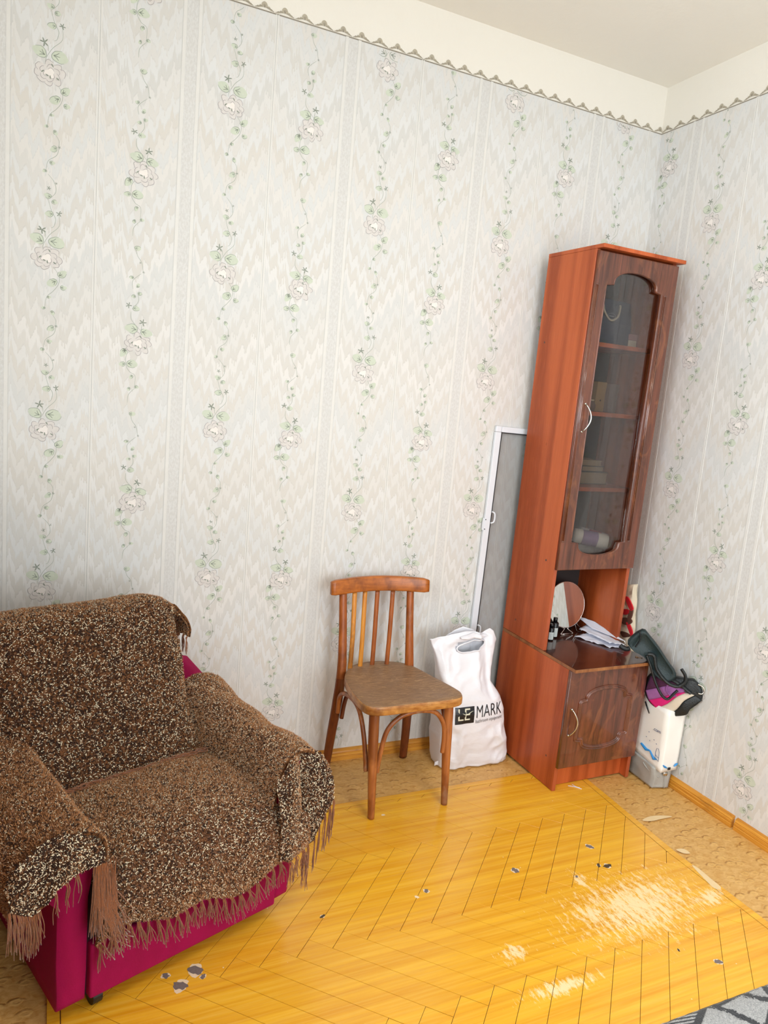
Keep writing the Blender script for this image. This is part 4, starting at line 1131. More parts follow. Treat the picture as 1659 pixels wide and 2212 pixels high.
def extr(name, outline, y0, y1, r, mat, parent, taper=None, n=14):
    """outline in XZ extruded along Y with rounded ends; taper(t)->(dz) height shift by station"""
    cx = sum(p[0] for p in outline)/len(outline); cz = sum(p[1] for p in outline)/len(outline)
    st = [(y0, 0.93), (y0+r*.3, 0.98), (y0+r, 1.0)]+[(y0+r+(y1-y0-2*r)*i/n, 1.0) for i in range(1, n)]+[(y1-r, 1.0), (y1-r*.3, .98), (y1, .93)]
    rings = []
    for y, k in st:
        t = (y-y0)/(y1-y0)
        rings.append([Vector(((x-cx)*k+cx, y, (z_-cz)*k+cz+(taper(t, z_) if taper else 0))) for x, z_ in outline])
    return loft(name, rings, mat, parent)
def cm2(pts, n=5): return [(p.x, p.y) for p in catmull([(x, y, 0) for x, y in pts], n, True)]
# arms: narrow foot, rolled top; height rises towards the back
def armrise(t, z_): return 0.085*max(0, (t-0.35)/0.65)**1.3*(1 if z_ > 0.2 else 0)*min(1, (z_-0.2)/0.2 if z_ > 0.2 else 0)
armL = [(0.004, 0.045), (0.066, 0.045), (0.068, 0.12), (0.068, 0.30), (0.078, 0.36), (0.080, 0.42), (0.055, 0.448), (0.01, 0.452), (-0.035, 0.438), (-0.062, 0.40), (-0.058, 0.355), (-0.02, 0.325), (0.0, 0.30), (0.0, 0.15)]
armR = [(0.578, 0.052), (0.622, 0.055), (0.632, 0.15), (0.640, 0.28), (0.668, 0.335), (0.680, 0.38), (0.678, 0.42), (0.655, 0.450), (0.62, 0.460), (0.585, 0.448), (0.568, 0.41), (0.570, 0.34), (0.576, 0.25), (0.577, 0.12)]
def dens2(o): 
    out = []
    for i in range(len(o)):
        a, b = Vector(o[i]), Vector(o[(i+1) % len(o)])
        for j in range(3): out.append(tuple(a+(b-a)*j/3))
    return out
aL = extr('armrest', dens2(armL), 0.0, 0.70, 0.012, M_VEL, ac, armrise)
aR = extr('armrest', dens2(armR), 0.0, 0.66, 0.012, M_VEL, ac, armrise)
rbox('seat_base', (0.0715, 0.0, 0.048), (0.5745, 0.70, 0.185), 0.008, M_VEL, ac)
rbox('front_panel', (0.0715, -0.010, 0.050), (0.5755, 0.012, 0.186), 0.006, M_VEL, ac)
rbox('seat_cushion', (0.0715, 0.014, 0.190), (0.5730, 0.50, 0.346), 0.03, M_VEL, ac)
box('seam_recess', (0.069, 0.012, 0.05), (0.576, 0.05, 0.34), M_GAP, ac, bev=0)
# backrest block, raked
def back_ring(z_, x0, x1, y0, y1, n=28):
    R2 = []; cx, cy, hx, hy = (x0+x1)/2, (y0+y1)/2, (x1-x0)/2, (y1-y0)/2
    for k in range(n):
        a = 2*PI*k/n; c, s_ = math.cos(a), math.sin(a)
        R2.append(Vector((cx+hx*math.copysign(abs(c)**.35, c), cy+hy*math.copysign(abs(s_)**.6, s_), z_)))
    return R2
rr_ = []
for z_, x0, x1, y0, y1 in ((0.19, .085, .535, .46, .66), (0.36, .08, .535, .370, .68), (0.45, .072, .530, .400, .69), (0.58, .06, .523, .452, .70), (0.68, .055, .518, .496, .70), (0.735, .06, .512, .520, .695), (0.752, .075, .50, .537, .675)):
    rr_.append(back_ring(z_, x0, x1, y0, y1))
loft('backrest', rr_, M_VEL, ac)
for x, y in ((0.10, 0.035), (0.55, 0.06), (0.10, 0.62), (0.52, 0.60)):
    A = Acc(); P = [Vector((x-0.011, y, 0.0245)), Vector((x+0.011, y, 0.0245))]; V, Fc = tube_geo(P, [0.0245, 0.0245], 20); A.add(V, Fc)
    A.box((x-0.013, y-0.012, 0.030), (x+0.013, y+0.012, 0.049)); A.obj('castor', M_CASTOR, ac)

# --- woven throws
def m_throw():
    s = NT('boucle_weave'); v = s.coord()
    f = s.noise(s.mapping(v, (150, 150, 150)), 1, 3, 0.6)
    g = s.noise(s.mapping(v, (16, 16, 16)), 1, 3, 0.6)
    c = s.mix(s.ramp(f, [(0.40, 0), (0.60, 1)]), lin((44, 28, 18)), lin((112, 74, 46)))
    c = s.mix(s.math('MULTIPLY', s.ramp(g, [(0.4, 0), (0.7, 1)]), 0.3), c, lin((92, 54, 30)))
    s.base(c); s.rough(0.95); s.b.inputs['Sheen Weight'].default_value = 0.7; s.b.inputs['Sheen Roughness'].default_value = 0.4
    s.b.inputs['Sheen Tint'].default_value = (*lin((190, 130, 80)), 1); s.b.inputs['Specular IOR Level'].default_value = 0.1
    s.bump(f, 0.9, 0.006); return s.m
M_THROW = m_throw()
def yarn(name, a, b, sheen=0.5):
    s = NT(name); v = s.coord(); f = s.noise(v, 300, 2)
    s.base(s.mix(f, lin(a), lin(b))); s.rough(0.8); s.b.inputs['Sheen Weight'].default_value = sheen
    s.b.inputs['Specular IOR Level'].default_value = 0.15; return s.m
M_FLECK = yarn('cream_slub_yarn', (222, 206, 170), (250, 240, 214), 0.2)
M_FUZZ = yarn('brown_fuzz_yarn', (160, 106, 64), (206, 150, 98))
M_DYARN = yarn('dark_slub_yarn', (30, 18, 12), (52, 32, 22), 0.1)
M_FRINGE = yarn('brown_fringe_yarn', (104, 58, 30), (150, 90, 48))
fr_rng = random.Random(11)
class Cloth:
    """grid surface fn(u,v)->point in armchair space, v=0 hem"""
    def __init__(s, fn, nu, nv, name, label, thick=0.006, amp=0.004, seed=0.0, group='brown flecked throws on the armchair'):
        s.nu, s.nv = nu, nv; s.P = []
        for j in range(nv+1):
            for i in range(nu+1): s.P.append(Vector(fn(i/nu, j/nv)))
        s.N = s.normals()
        for k, p in enumerate(s.P):
            q_ = noise.noise(p*9+Vector((seed, 0, 0)))*amp+noise.noise(p*28+Vector((0, seed, 0)))*amp*0.5+noise.noise(p*85)*amp*0.28
            s.P[k] = p+s.N[k]*q_
        s.N = s.normals()
        s.root = empty(name, (-2.269, -0.999, 0.0), TH_A); tag(s.root, label, 'throw', group)
        W_ = nu+1; n = len(s.P)
        VV = s.P+[p-q_*thick for p, q_ in zip(s.P, s.N)]; F = []
        for j in range(nv):
            for i in range(nu):
                a = j*W_+i; F.append((a, a+1, a+W_+1, a+W_)); F.append((n+a, n+a+W_, n+a+W_+1, n+a+1))
        for i in range(nu):
            F.append((i, n+i, n+i+1, i+1)); a = nv*W_+i; F.append((a, a+1, n+a+1, n+a))
        for j in range(nv):
            a = j*W_; F.append((a, a+W_, n+a+W_, n+a)); a = j*W_+nu; F.append((a, n+a, n+a+W_, a+W_))
        mesh_obj('woven_cloth', VV, F, M_THROW, s.root, True)
    def normals(s):
        W_ = s.nu+1; out = []
        for j in range(s.nv+1):
            for i in range(s.nu+1):
                a = s.P[j*W_+min(i+1, s.nu)]-s.P[j*W_+max(i-1, 0)]; b = s.P[min(j+1, s.nv)*W_+i]-s.P[max(j-1, 0)*W_+i]
                c = a.cross(b); out.append(c.normalized() if c.length > 1e-12 else Vector((0, 0, 1)))
        return out
    def sample(s, u, v):
        x, y = u*s.nu, v*s.nv; i, j = min(int(x), s.nu-1), min(int(y), s.nv-1); fx, fy = x-i, y-j; W_ = s.nu+1
        def m(L): return (L[j*W_+i]*(1-fx)+L[j*W_+i+1]*fx)*(1-fy)+(L[(j+1)*W_+i]*(1-fx)+L[(j+1)*W_+i+1]*fx)*fy
        du = (s.P[j*W_+i+1]-s.P[j*W_+i]); dv = (s.P[(j+1)*W_+i]-s.P[j*W_+i])
        return m(s.P), m(s.N).normalized(), du, dv
    def scatter(s, nfleck, nfuzz, ndark):
        cells = []; tot = 0
        W_ = s.nu+1
        for j in range(s.nv):
            for i in range(s.nu):
                a = (s.P[j*W_+i+1]-s.P[j*W_+i]).cross(s.P[(j+1)*W_+i]-s.P[j*W_+i]).length; tot += a; cells.append(tot)
        import bisect
        def rnd():
            k = bisect.bisect(cells, fr_rng.random()*tot); k = min(k, len(cells)-1); j, i = divmod(k, s.nu)
            return (i+fr_rng.random())/s.nu, (j+fr_rng.random())/s.nv
        def strip(count, L0, L1, wd, lift, mat, nm, stand=0.0):
            V = []; F = []
            for _ in range(count):
                u, v = rnd(); p, nn, du, dv = s.sample(min(u, .9999), min(v, .9999))
                a = fr_rng.uniform(0, PI); t = (du.normalized()*math.cos(a)+dv.normalized()*math.sin(a)*0.9)
                t = (t-nn*t.dot(nn)).normalized(); b = nn.cross(t); L = fr_rng.uniform(L0, L1); wv_ = wd*fr_rng.uniform(.7, 1.3); bend = fr_rng.uniform(-.5, .5)*L
                o = len(V)
                if stand:
                    d = (nn+t*fr_rng.uniform(-.75, .75)+b*fr_rng.uniform(-.5, .5)).normalized()
                    V += [p-t*wv_, p+t*wv_, p+d*L]; F.append((o, o+1, o+2))
                else:
                    for q_, w_, h_ in ((-0.5, .35, 0.0), (-.15, 1, 1.0), (.2, 1, .9), (.5, .3, 0.0)):
                        c = p+t*(q_*L)+b*(bend*(0.25-q_*q_))+nn*(lift*h_+0.0008); V += [c-b*wv_*w_, c+b*wv_*w_]
                    F += [(o, o+1, o+3, o+2), (o+2, o+3, o+5, o+4), (o+4, o+5, o+7, o+6)]
            o = mesh_obj(nm, V, F, mat, s.root); o['kind'] = 'stuff'; return o
        strip(int(nfleck*.98), 0.0028, 0.0068, 0.00066, 0.0018, M_FLECK, 'slub_yarn')
        if ndark: strip(int(ndark*.7), 0.005, 0.013, 0.0013, 0.0018, M_DYARN, 'dark_slub_yarn')
        if nfuzz: strip(int(nfuzz*2.5), 0.003, 0.0070, 0.0010, 0, M_FUZZ, 'yarn_fuzz', 1.0)
    def tassels(s, us, v=0.0, length=0.07, spread=0.010, out=None, strands=6, floor_z=None, sideways=0.0, edge='v', rad=0.0013, dirv=(0, 0, -1)):
        for u in us:
            p, nn, du, dv = s.sample(*( (min(u, .9999), v) if edge == 'v' else (v, min(u, .9999)) ))
            A = Acc()
            for k in range(int(strands*1.7)):
                L = length*fr_rng.uniform(.65, 1.2); a = fr_rng.uniform(-1, 1); ed = (du if edge == 'v' else dv).normalized()
                st = p+ed*fr_rng.uniform(-.004, .004)+nn*(out if out is not None else 0.0)
                d1 = Vector(dirv)
                side_ = ed*(spread*a+sideways)
                pts = [st+nn*0.001, st+nn*0.006*fr_rng.uniform(.6, 1.3)+d1*L*.15+side_*.2, st+nn*0.005*fr_rng.uniform(0, 1.4)+d1*L*.55+side_*.6+ed*fr_rng.uniform(-.004, .004), st+nn*0.004*fr_rng.uniform(0, 1.5)+d1*L+side_+ed*fr_rng.uniform(-.005, .005)]
                A.tube(catmull(pts, 3), [rad*.72]*7+[rad*.64]*2+[rad*.35], 5)
            A.obj('tassel', M_FRINGE, s.root, True)
def poly_interp(pts, t):
    P = [Vector(p) for p in pts]; L = [0.0]
    for a, b in zip(P, P[1:]): L.append(L[-1]+(b-a).length)
    d = t*L[-1]
    for i in range(len(P)-1):
        if d <= L[i+1] or i == len(P)-2:
            f = (d-L[i])/max(1e-9, L[i+1]-L[i]); return P[i]*(1-f)+P[i+1]*f
def smooth_profile(pts, n=6):
    c = catmull(pts, n); return c
# back throw: hem at the seat junction (v=0), over the top, down behind a little
bp = smooth_profile([(0, .338, .368), (0, .352, .40), (0, .388, .46), (0, .440, .58), (0, .482, .68), (0, .508, .735), (0, .535, .764), (0, .585, .773), (0, .640, .768), (0, .690, .748), (0, .716, .700), (0, .722, .60)], 6)
def fn_back(u, v):
    p = poly_interp(bp, v); h = p.z
    xl_ = 0.062-0.065*min(1, max(0, (h-.37)/.2)); xr_ = 0.541+0.0*h
    x = xl_+(xr_-xl_)*u
    e_ = abs(2*u-1)**8
    y = p.y+e_*0.035*(1 if v < .55 else -0.6)+0.004*math.sin(x*22+h*6)
    z_ = h-e_*(0.028 if v > .42 else 0.004)-0.004*math.sin(x*9)*0.5
    if v < .03: z_ += 0.004*math.sin(x*60)
    return (x, y, z_)
cb = Cloth(fn_back, 70, 84, 'back_throw', 'brown boucle throw hanging over the armchair backrest', seed=1.0, amp=0.005)
cb.scatter(8200, 11500, 8500)
# twisted fringe lying along the bottom hem of the back throw
A = Acc()
for k in range(70):
    u = fr_rng.random(); x = .09+.44*u; pts = []
    zb_ = .366+.004*fr_rng.random()
    L = fr_rng.uniform(.03, .09); dx = fr_rng.choice([-1, 1, 1])
    for t in range(5):
        xx = min(.548, max(.078, x+dx*L*t/4)); pts.append((xx, .325-.012*fr_rng.random()-.004*math.sin(t*1.7+k), .369+.010*fr_rng.random()))
    A.tube(catmull(pts, 3), 0.0016, 5)
o = A.obj('hem_fringe', M_FRINGE, cb.root, True); o['kind'] = 'stuff'
# curled tail of the throw at the right top corner
def fn_tail(u, v):
    x = .532+.040*math.sin(v*2.2)+.02*u; y = .50+.13*u+0.012*math.sin(u*9+v*4); z_ = .752-.085*v-.03*u*v-.02*abs(u-.3)
    return (x, y, z_)
ct = Cloth(fn_tail, 18, 14, 'throw_corner', 'loose fringed corner of throw curling off the right top of the backrest', seed=5.0, amp=0.006)
ct.scatter(260, 900, 200)
ct.tassels([0.05, 0.22, 0.4, 0.58, 0.75, 0.92], 0.999, 0.05, 0.012)
# seat throw: hem in front (v=0), over the cushion to the backrest
sp_ = smooth_profile([(0, -.030, .190), (0, -.040, .225), (0, -.036, .270), (0, -.022, .312), (0, .008, .345), (0, .050, .366), (0, .12, .376), (0, .22, .374), (0, .32, .366), (0, .350, .372)], 6)
def fn_seat(u, v):
    p = poly_interp(sp_, v); x0 = 0.074; x1 = 0.570+(0.075 if v < .25 else 0.075*max(0, (1-(v-.25)/.12)) if v < .37 else 0)
    x = x0+(x1-x0)*u
    y, z_ = p.y, p.z
    if v < .3:
        k = (1-v/.3)
        z_ += k*(0.022*math.sin(u*7.0+.4)-0.006+0.012*math.sin(u*17))+ (0.022*k*(u > .9)*(u-.9)*10)
        y += k*0.008*math.sin(u*14)
    z_ += 0.010*math.sin(PI*u)*min(1, v*2.2)*(1 if v < .9 else (1-v)*10)
    z_ -= 0.012*(abs(2*u-1)**6)*min(1, v*3)
    if x > .575: y -= 0.020; 
    return (x, y, z_)
cs = Cloth(fn_seat, 84, 64, 'seat_throw', 'brown boucle throw covering the armchair seat with fringed front hem', seed=2.0, amp=0.005)
cs.scatter(6000, 19000, 3600)
cs.tassels([i/25+0.012 for i in range(25)], 0.0, 0.062, 0.018, sideways=0.010)
A = None
# left arm throw: from inner side over the top to the outer side; u across, v from front to back
lp = [(.0900, .335), (.0935, .39), (.092, .43), (.073, .462), (.035, .472), (-.01, .471), (-.055, .462), (-.088, .436), (-.098, .40), (-.100, .36), (-.098, .33)]
lps = catmull([(x, 0, z_) for x, z_ in lp], 5)
def fn_la(u, v):
    p = poly_interp(lps, u); y = -0.022+0.74*v; rise = 0.085*max(0, (y-.23)/.455)**1.3
    z_ = p.z+rise*(0.3+0.7*min(1, max(0, (p.z-.32)/.1)))+0.004*math.sin(v*19+u*5)
    x = p.x-0.006*math.sin(v*9)*(u > .6)
    y += -0.010*math.sin(u*8)*(1-v)
    return (x, y, z_)
cla = Cloth(lambda u, v: fn_la(1-u, v), 56, 70, 'left_arm_throw', 'brown boucle throw laid over the left armrest of the armchair', seed=3.0, amp=0.005)
cla.scatter(4000, 13000, 2400)
# front flap of the left arm throw, folded down over the arm front
def fn_laf(u, v):
    x = -.108+.190*u
    ztop = float(np.interp(x, [-.108, -.085, -.05, .0, .05, .082], [.405, .452, .474, .480, .472, .445]))
    zbot = float(np.interp(x, [-.108, -.085, -.064, -.040, -.015, .028, .082], [.372, .352, .340, .355, .385, .392, .404]))
    z_ = ztop+(zbot-ztop)*v
    y = -.014-.026*math.sin(min(1, v*1.6)*PI/2)-.005*math.sin(x*60+v*3)
    return (x, y, z_)
claf = Cloth(lambda u, v: fn_laf(u, 1-v), 40, 20, 'arm_throw_flap', 'front flap of the left armrest throw folded down with long tassels', seed=7.0, amp=0.004)
claf.scatter(900, 900, 900)
claf.tassels([i/8*.34 for i in range(8)], 0.0, 0.085, 0.012, strands=5, sideways=0.006)
claf.tassels([0.70, 0.58, 0.45], 0.0, 0.06, 0.008, strands=3)
claf.tassels([0.99, 0.965, 0.94, 0.915, 0.89], 0.0, 0.15, 0.010, strands=9, rad=0.0015)
# corner bunch between left arm and seat
A = Acc()
for k in range(56):
    x = .070+.035*fr_rng.random(); z0_ = .408-.05*fr_rng.random(); L = fr_rng.uniform(.14, .215)
    pts = [(x, -.040-.008*fr_rng.random(), z0_), (x+.008*fr_rng.uniform(-1, 1), -.050, z0_-L*.4), (x+.015+.015*fr_rng.uniform(-1, 1), -.050, z0_-L*.75), (x+.03+.022*fr_rng.uniform(-1, 1), -.046, z0_-L)]
    A.tube(catmull(pts, 3), 0.0010, 5)
o = A.obj('tassel', M_FRINGE, cs.root, True); o['label'] = 'long matted tassel bunch at left corner'
# right arm throw: inner side, wide top, outer side, falling in a folded front
rp = [(.545, .352), (.551, .39), (.560, .43), (.580, .465), (.615, .482), (.655, .478), (.690, .458), (.706, .425), (.708, .385), (.705, .350)]
rps = catmull([(x, 0, z_) for x, z_ in rp], 5)
def fn_ra(u, v):
    p = poly_interp(rps, u); y = -0.015+(.54-.05*u)*v; rise = 0.085*max(0, (y-.23)/.43)**1.3
    z_ = p.z+rise*(0.2+0.8*min(1, max(0, (p.z-.36)/.1)))+0.004*math.sin(v*17+u*6)
    x = p.x-(0.020*max(0, v-.3)*(1 if u < .5 else (1-u)*2))-0.030*max(0, v-.2)*(u > .75)*((u-.75)*4)
    return (x, y, z_)
cra = Cloth(fn_ra, 60, 70, 'right_arm_throw', 'brown boucle throw laid over the right armrest of the armchair', seed=4.0, amp=0.005)
cra.scatter(4800, 15000, 2900)
def fn_raf(u, v):
    x = .545+.166*u
    ztop = float(np.interp(x, [.553, .58, .61, .655, .69, .711], [.425, .468, .488, .484, .460, .425]))
    zbot = float(np.interp(x, [.553, .60, .64, .665, .69, .711], [.215, .212, .205, .222, .300, .345]))
    z_ = ztop+(zbot-ztop)*v
    y = -.010-.040*math.sin(min(1, v*1.5)*PI/2)+.022*math.exp(-((x-.633)/.014)**2)*math.sin(min(1, v*1.25)*PI)-.012*math.sin(x*45+1)
    return (x, y, z_)
craf = Cloth(lambda u, v: fn_raf(u, 1-v), 36, 40, 'arm_throw_flap', 'front flap of the right armrest throw hanging in folds down to the seat hem', seed=8.0, amp=0.005)
craf.scatter(1700, 2600, 1600)
craf.tassels([.985, .93, .87], 0.0, 0.10, 0.010, strands=6, rad=0.0016)
craf.tassels([.80, .74], 0.0, 0.085, 0.010, strands=6)
craf.tassels([.64, .55], 0.0, 0.115, 0.004, strands=5, rad=0.0016)
cra.tassels([.30, .24, .18], 0.999, 0.03, 0.01, edge='u', strands=4)
cra.tassels([.02, .06, .10, .14], 0.999, 0.085, 0.012, edge='u', strands=5)
cra.tassels([.5, .56, .62, .68], 0.999, 0.02, 0.01, edge='u', strands=3)

# ------------------------------------------------------------ white carrier bag with printed logo
def m_poly(name, rgb, rough=0.35, trans=0.0):
    s = NT(name); v = s.coord(); c = lin(rgb)
    f = s.noise(v, 6, 3, 0.6)
    s.base(s.mix(f, tuple(x*.95 for x in c), tuple(min(1, x*1.02) for x in c))); s.rough(rough)
    s.bump(s.noise(s.mapping(v, (10, 10, 26)), 1, 4, 0.6, 0.6), 0.25, 0.01); return s.m
M_POLY = m_poly('white_polythene', (234, 234, 240))
M_PRINTK = flat('black_print', (16, 18, 24), 0.35, var=0.1)
M_PRINTG = flat('grey_print', (96, 98, 104), 0.5)
M_PRINTC = flat('cream_print', (228, 228, 208), 0.5)
cbag = empty('carrier_bag', (-0.735, -0.145, 0.0))
tag(cbag, 'white plastic carrier bag with black logo between chair and cabinet', 'bag')
BO = Vector((-0.735, -0.145, 0.0))
zz = [0.0, 0.03, 0.13, 0.24, 0.29, 0.345, 0.40, 0.47, 0.545]
BXL = [-.868, -.875, -.885, -.882, -.878, -.885, -.898, -.915, -.938]
BXR = [-.549, -.556, -.583, -.606, -.622, -.660, -.655, -.642, -.632]
BYF = [-.214, -.222, -.236, -.232, -.220, -.196, -.172, -.150, -.138]
BYB = [-.075, -.070, -.062, -.065, -.070, -.085, -.100, -.112, -.120]
def bag_pt(a, z_):
    """a: angle; front centre at -pi/2"""
    xl_, xr_ = np.interp(z_, zz, BXL), np.interp(z_, zz, BXR); yf, yb = np.interp(z_, zz, BYF), np.interp(z_, zz, BYB)
    cx, cy, hx, hy = (xl_+xr_)/2, (yf+yb)/2, (xr_-xl_)/2, (yb-yf)/2
    c, s_ = math.cos(a), math.sin(a)
    x = cx+hx*math.copysign(abs(c)**.42, c); y = cy+hy*math.copysign(abs(s_)**.45, s_)
    return x, y
def wrinkle(x, z_, side_):
    k = 0.0; damp = 1-0.9*math.exp(-((x+.735)/.13)**4)*math.exp(-((z_-.236)/.055)**4)*(1 if side_ == 0 else 0)
    # long fold from the right end of the handle down to the lower right corner
    d1 = (x+.728+.10*(.50-z_)*0.55); k += .012*math.exp(-(d1/.010)**2)*min(1, max(0, (z_-.16)/.1))
    d2 = (x+.690+.22*(.50-z_)*-.2); k -= .010*math.exp(-(d2/.016)**2)*min(1, max(0, (z_-.2)/.1))
    q1 = noise.noise(Vector((x*9+z_*4, z_*7-x*3, side_+3))); q2 = noise.noise(Vector((x*22-z_*9, z_*15+x*8, side_+7)))
    k += .013*(.5-abs(q1)*2)*.6+.006*(.5-abs(q2)*2)*.8
    k += .003*noise.noise(Vector((x*14, z_*5, side_)))+.004*noise.noise(Vector((x*30, z_*22, side_)))
    k += .007*math.sin((x*.6+z_)*42)*math.exp(-((x+.60)/.05)**2)*math.exp(-((z_-.13)/.12)**2)
    return k*damp
def bag_surf(a, z_, off=0.0):
    x, y = bag_pt(a, z_)
    s_ = math.sin(a); k = wrinkle(x, z_, 0 if s_ < 0 else 9)
    y += (-(k+off) if s_ < 0 else k)*abs(s_)**.3
    zt_ = z_
    if z_ > .46:
        topf = float(np.interp(x, [-.938, -.90, -.84, -.79, -.735, -.70, -.672, -.655, -.632], [.522, .530, .540, .550, .545, .535, .556, .545, .505]))
        if s_ > 0: topf += .012*math.sin(x*30)
        zt_ = .46+(z_-.46)*(topf-.46)/(.545-.46)
    return Vector((x, y, zt_))-BO
def front_angle(x, z_):
    xl_, xr_ = np.interp(z_, zz, BXL), np.interp(z_, zz, BXR); cx, hx = (xl_+xr_)/2, (xr_-xl_)/2
    q_ = max(-.999, min(.999, (x-cx)/hx)); c = math.copysign(abs(q_)**(1/.42), q_); return -math.acos(c)
nz_, na = 110, 168
V = []; F = []
for j in range(nz_+1):
    z_ = .0022+(.545-.0022)*j/nz_
    for i in range(na):
        a = -PI/2+2*PI*i/na
        # denser columns on the flat faces
        c = math.cos(a); V.append(bag_surf(a+0.0*c, z_))
def in_hole(p):
    x, z_ = p.x+BO.x, p.z; return ((x+.757)/.064)**2+((z_-.489-.015*math.sin((x+.757)*10))/.0195)**2 < 1 and p.y+BO.y < -.127
for j in range(nz_):
    for i in range(na):
        k = (i+1) % na; f = (j*na+i, j*na+k, (j+1)*na+k, (j+1)*na+i)
        if any(in_hole(V[t]) for t in f): continue
        F.append(f)
F.append(tuple(range(na-1, -1, -1)))
# pull the vertices bordering the hole onto its outline
used = {t for f in F for t in f}
bbody = mesh_obj('bag_body', V, F, M_POLY, cbag, True)
md = bbody.modifiers.new('thick', 'SOLIDIFY'); md.thickness = 0.0008; md.offset = -1
# rim of the die-cut handle
rim = []
for k in range(56):
    t = 2*PI*k/56; x = -.757+.066*math.cos(t); z_ = .489+.0215*math.sin(t)+.015*math.sin((x+.757)*10)
    p = bag_surf(front_angle(x, z_), z_, .0014); p.z = z_; rim.append(p)
V, Fc = tube_geo(rim, 0.0042, 6, 0.7, closed=True, up=(0, 1, 0)); mesh_obj('handle_cutout', V, Fc, M_POLY, cbag, True)
# folded flap hanging above the handle
def fn_flap(u, v):
    x = -.815+.130*u; z_ = .546-.012*abs(2*u-1)-v*(.016*math.sin(PI*u)**.7+.004)
    a = front_angle(x, min(z_, .54)); p = bag_surf(a, min(z_, .54), .004+.010*math.sin(v*PI*.8)); p.z = z_-.004; return p
sheet('top_fold', 26, 8, fn_flap, M_POLY, cbag, 0.0012)
# loose bottom gusset corner at the left
sheet('bottom_corner', 6, 6, lambda u, v: Vector((-.885+.05*u, -.170-.03*u*v, .0035+.040*v*(1-.6*(1-u))+.002*math.sin(u*9)))-BO, M_POLY, cbag, 0.0012)
def on_bag(me, x0, z0, sx, sz, name, mat, parent, off=0.0012, slope=0.0, xmax=None):
    xs = [v.co.x for v in me.vertices]; 
    for v in me.vertices:
        x = x0+v.co.x*sx; 
        if xmax and x > xmax: x = xmax+(x-xmax)*0.15
        z_ = z0+v.co.y*sz+slope*(x-x0)
        p = bag_surf(front_angle(x, z_), z_, off+0.0003*(v.co.z > 0)); p.z = z_; v.co = p
    me.materials.clear(); me.materials.append(mat)
    o = bpy.data.objects.new(name, me); COL.objects.link(o); o.parent = parent; return o
# logo square as a fine grid so that it follows the bag
def patch(name, x0, x1, z0, z1, mat, off, nu=14, nv=10, slope=0.0):
    V = []
    for j in range(nv+1):
        for i in range(nu+1):
            x = x0+(x1-x0)*i/nu; z_ = z0+(z1-z0)*j/nv+slope*(x-x0)
            p = bag_surf(front_angle(x, z_), z_, off); p.z = z_; V.append(p)
    return mesh_obj(name, V, [(j*(nu+1)+i, j*(nu+1)+i+1, (j+1)*(nu+1)+i+1, (j+1)*(nu+1)+i) for j in range(nv) for i in range(nu)], mat, cbag)
sq = patch('logo_square', -.848, -.764, .202, .268, M_PRINTK, .0018, slope=.02)
sq['label'] = 'black square with LE in cream'
me = text_mesh('LE', 0.068, bold=-0.0002); on_bag(me, -.8405, .2165, 0.86, 1.0, 'logo_letters', M_PRINTC, sq, .0030, .02)
A = Acc(); P = []
for t in range(9):
    x = -.818+.048*t/8; z_ = .246-.006*math.sin(t/8*PI*1.5)
    p = bag_surf(front_angle(x, z_), z_, .0034); p.z = z_; P.append(p)
A.tube(P, [.0006, .0012, .0016, .0018, .0018, .0016, .0012, .0009, .0005], 6); A.obj('logo_swash', M_PRINTC, sq)
me = text_mesh('MARK', 0.070, bold=-0.0006); on_bag(me, -.757, .221, 0.66, 1.0, 'brand_letters', M_PRINTK, cbag, .0024, .05, -.624)
me = text_mesh('bathroom equipment', 0.0215, bold=-0.0002); on_bag(me, -.757, .2005, 0.70, 1.0, 'small_print', M_PRINTG, cbag, .0024, .05, -.622)

# ------------------------------------------------------------ mosquito screen leaning on the wall
scr = empty('window_screen', (-0.42, -0.0095, 0.0405))
tag(scr, 'white framed insect screen leaning on the wallpaper behind the cabinet', 'screen')
scr.rotation_euler = (0, math.radians(1.15), 0)
M_ALU = flat('white_aluminium', (226, 230, 236), 0.35, var=0.02)
M_SPL = flat('black_spline', (24, 24, 28), 0.6)
def m_mesh():
    s = NT('fine_grey_mesh'); s.N.remove(s.b)
    tr = s.n('ShaderNodeBsdfTransparent'); df = s.n('ShaderNodeBsdfDiffuse'); df.inputs[0].default_value = (*lin((140, 144, 146)), 1)
    v = s.coord(); f = s.noise(s.mapping(v, (6, 6, 3)), 1, 3)
    fac = s.math('ADD', 0.36, s.math('MULTIPLY', f, 0.10))
    mx = s.n('ShaderNodeMixShader'); s.lk(fac, mx.inputs[0]); s.lk(tr.outputs[0], mx.inputs[1]); s.lk(df.outputs[0], mx.inputs[2])
    s.lk(mx.outputs[0], s.out.inputs[0]); return s.m
M_MESH = m_mesh()
sx0, sx1, sz1 = -0.272, 0.235, 1.3195
scy0, scy1 = -0.007, 0.0065
fw = 0.028
for nm, lo_, hi_ in (('frame_profile', (sx0, scy0, 0.0), (sx0+fw, scy1, sz1-0.0235)), ('frame_profile', (sx1-fw, scy0, 0.0), (sx1, scy1, sz1-0.0235)),
                   ('frame_profile', (sx0+fw+.001, scy0, sz1-0.023), (sx1-fw-.001, scy1, sz1)), ('frame_profile', (sx0+fw+.001, scy0, 0.0), (sx1-fw-.001, scy1, 0.023))):
    box(nm, lo_, hi_, M_ALU, scr, bev=0.002)
for x in (sx0, sx1-fw): box('corner_joint', (x, scy0-0.001, sz1-0.023), (x+fw, scy1, sz1+0.001), M_ALU, scr, bev=0.003)
A = Acc()
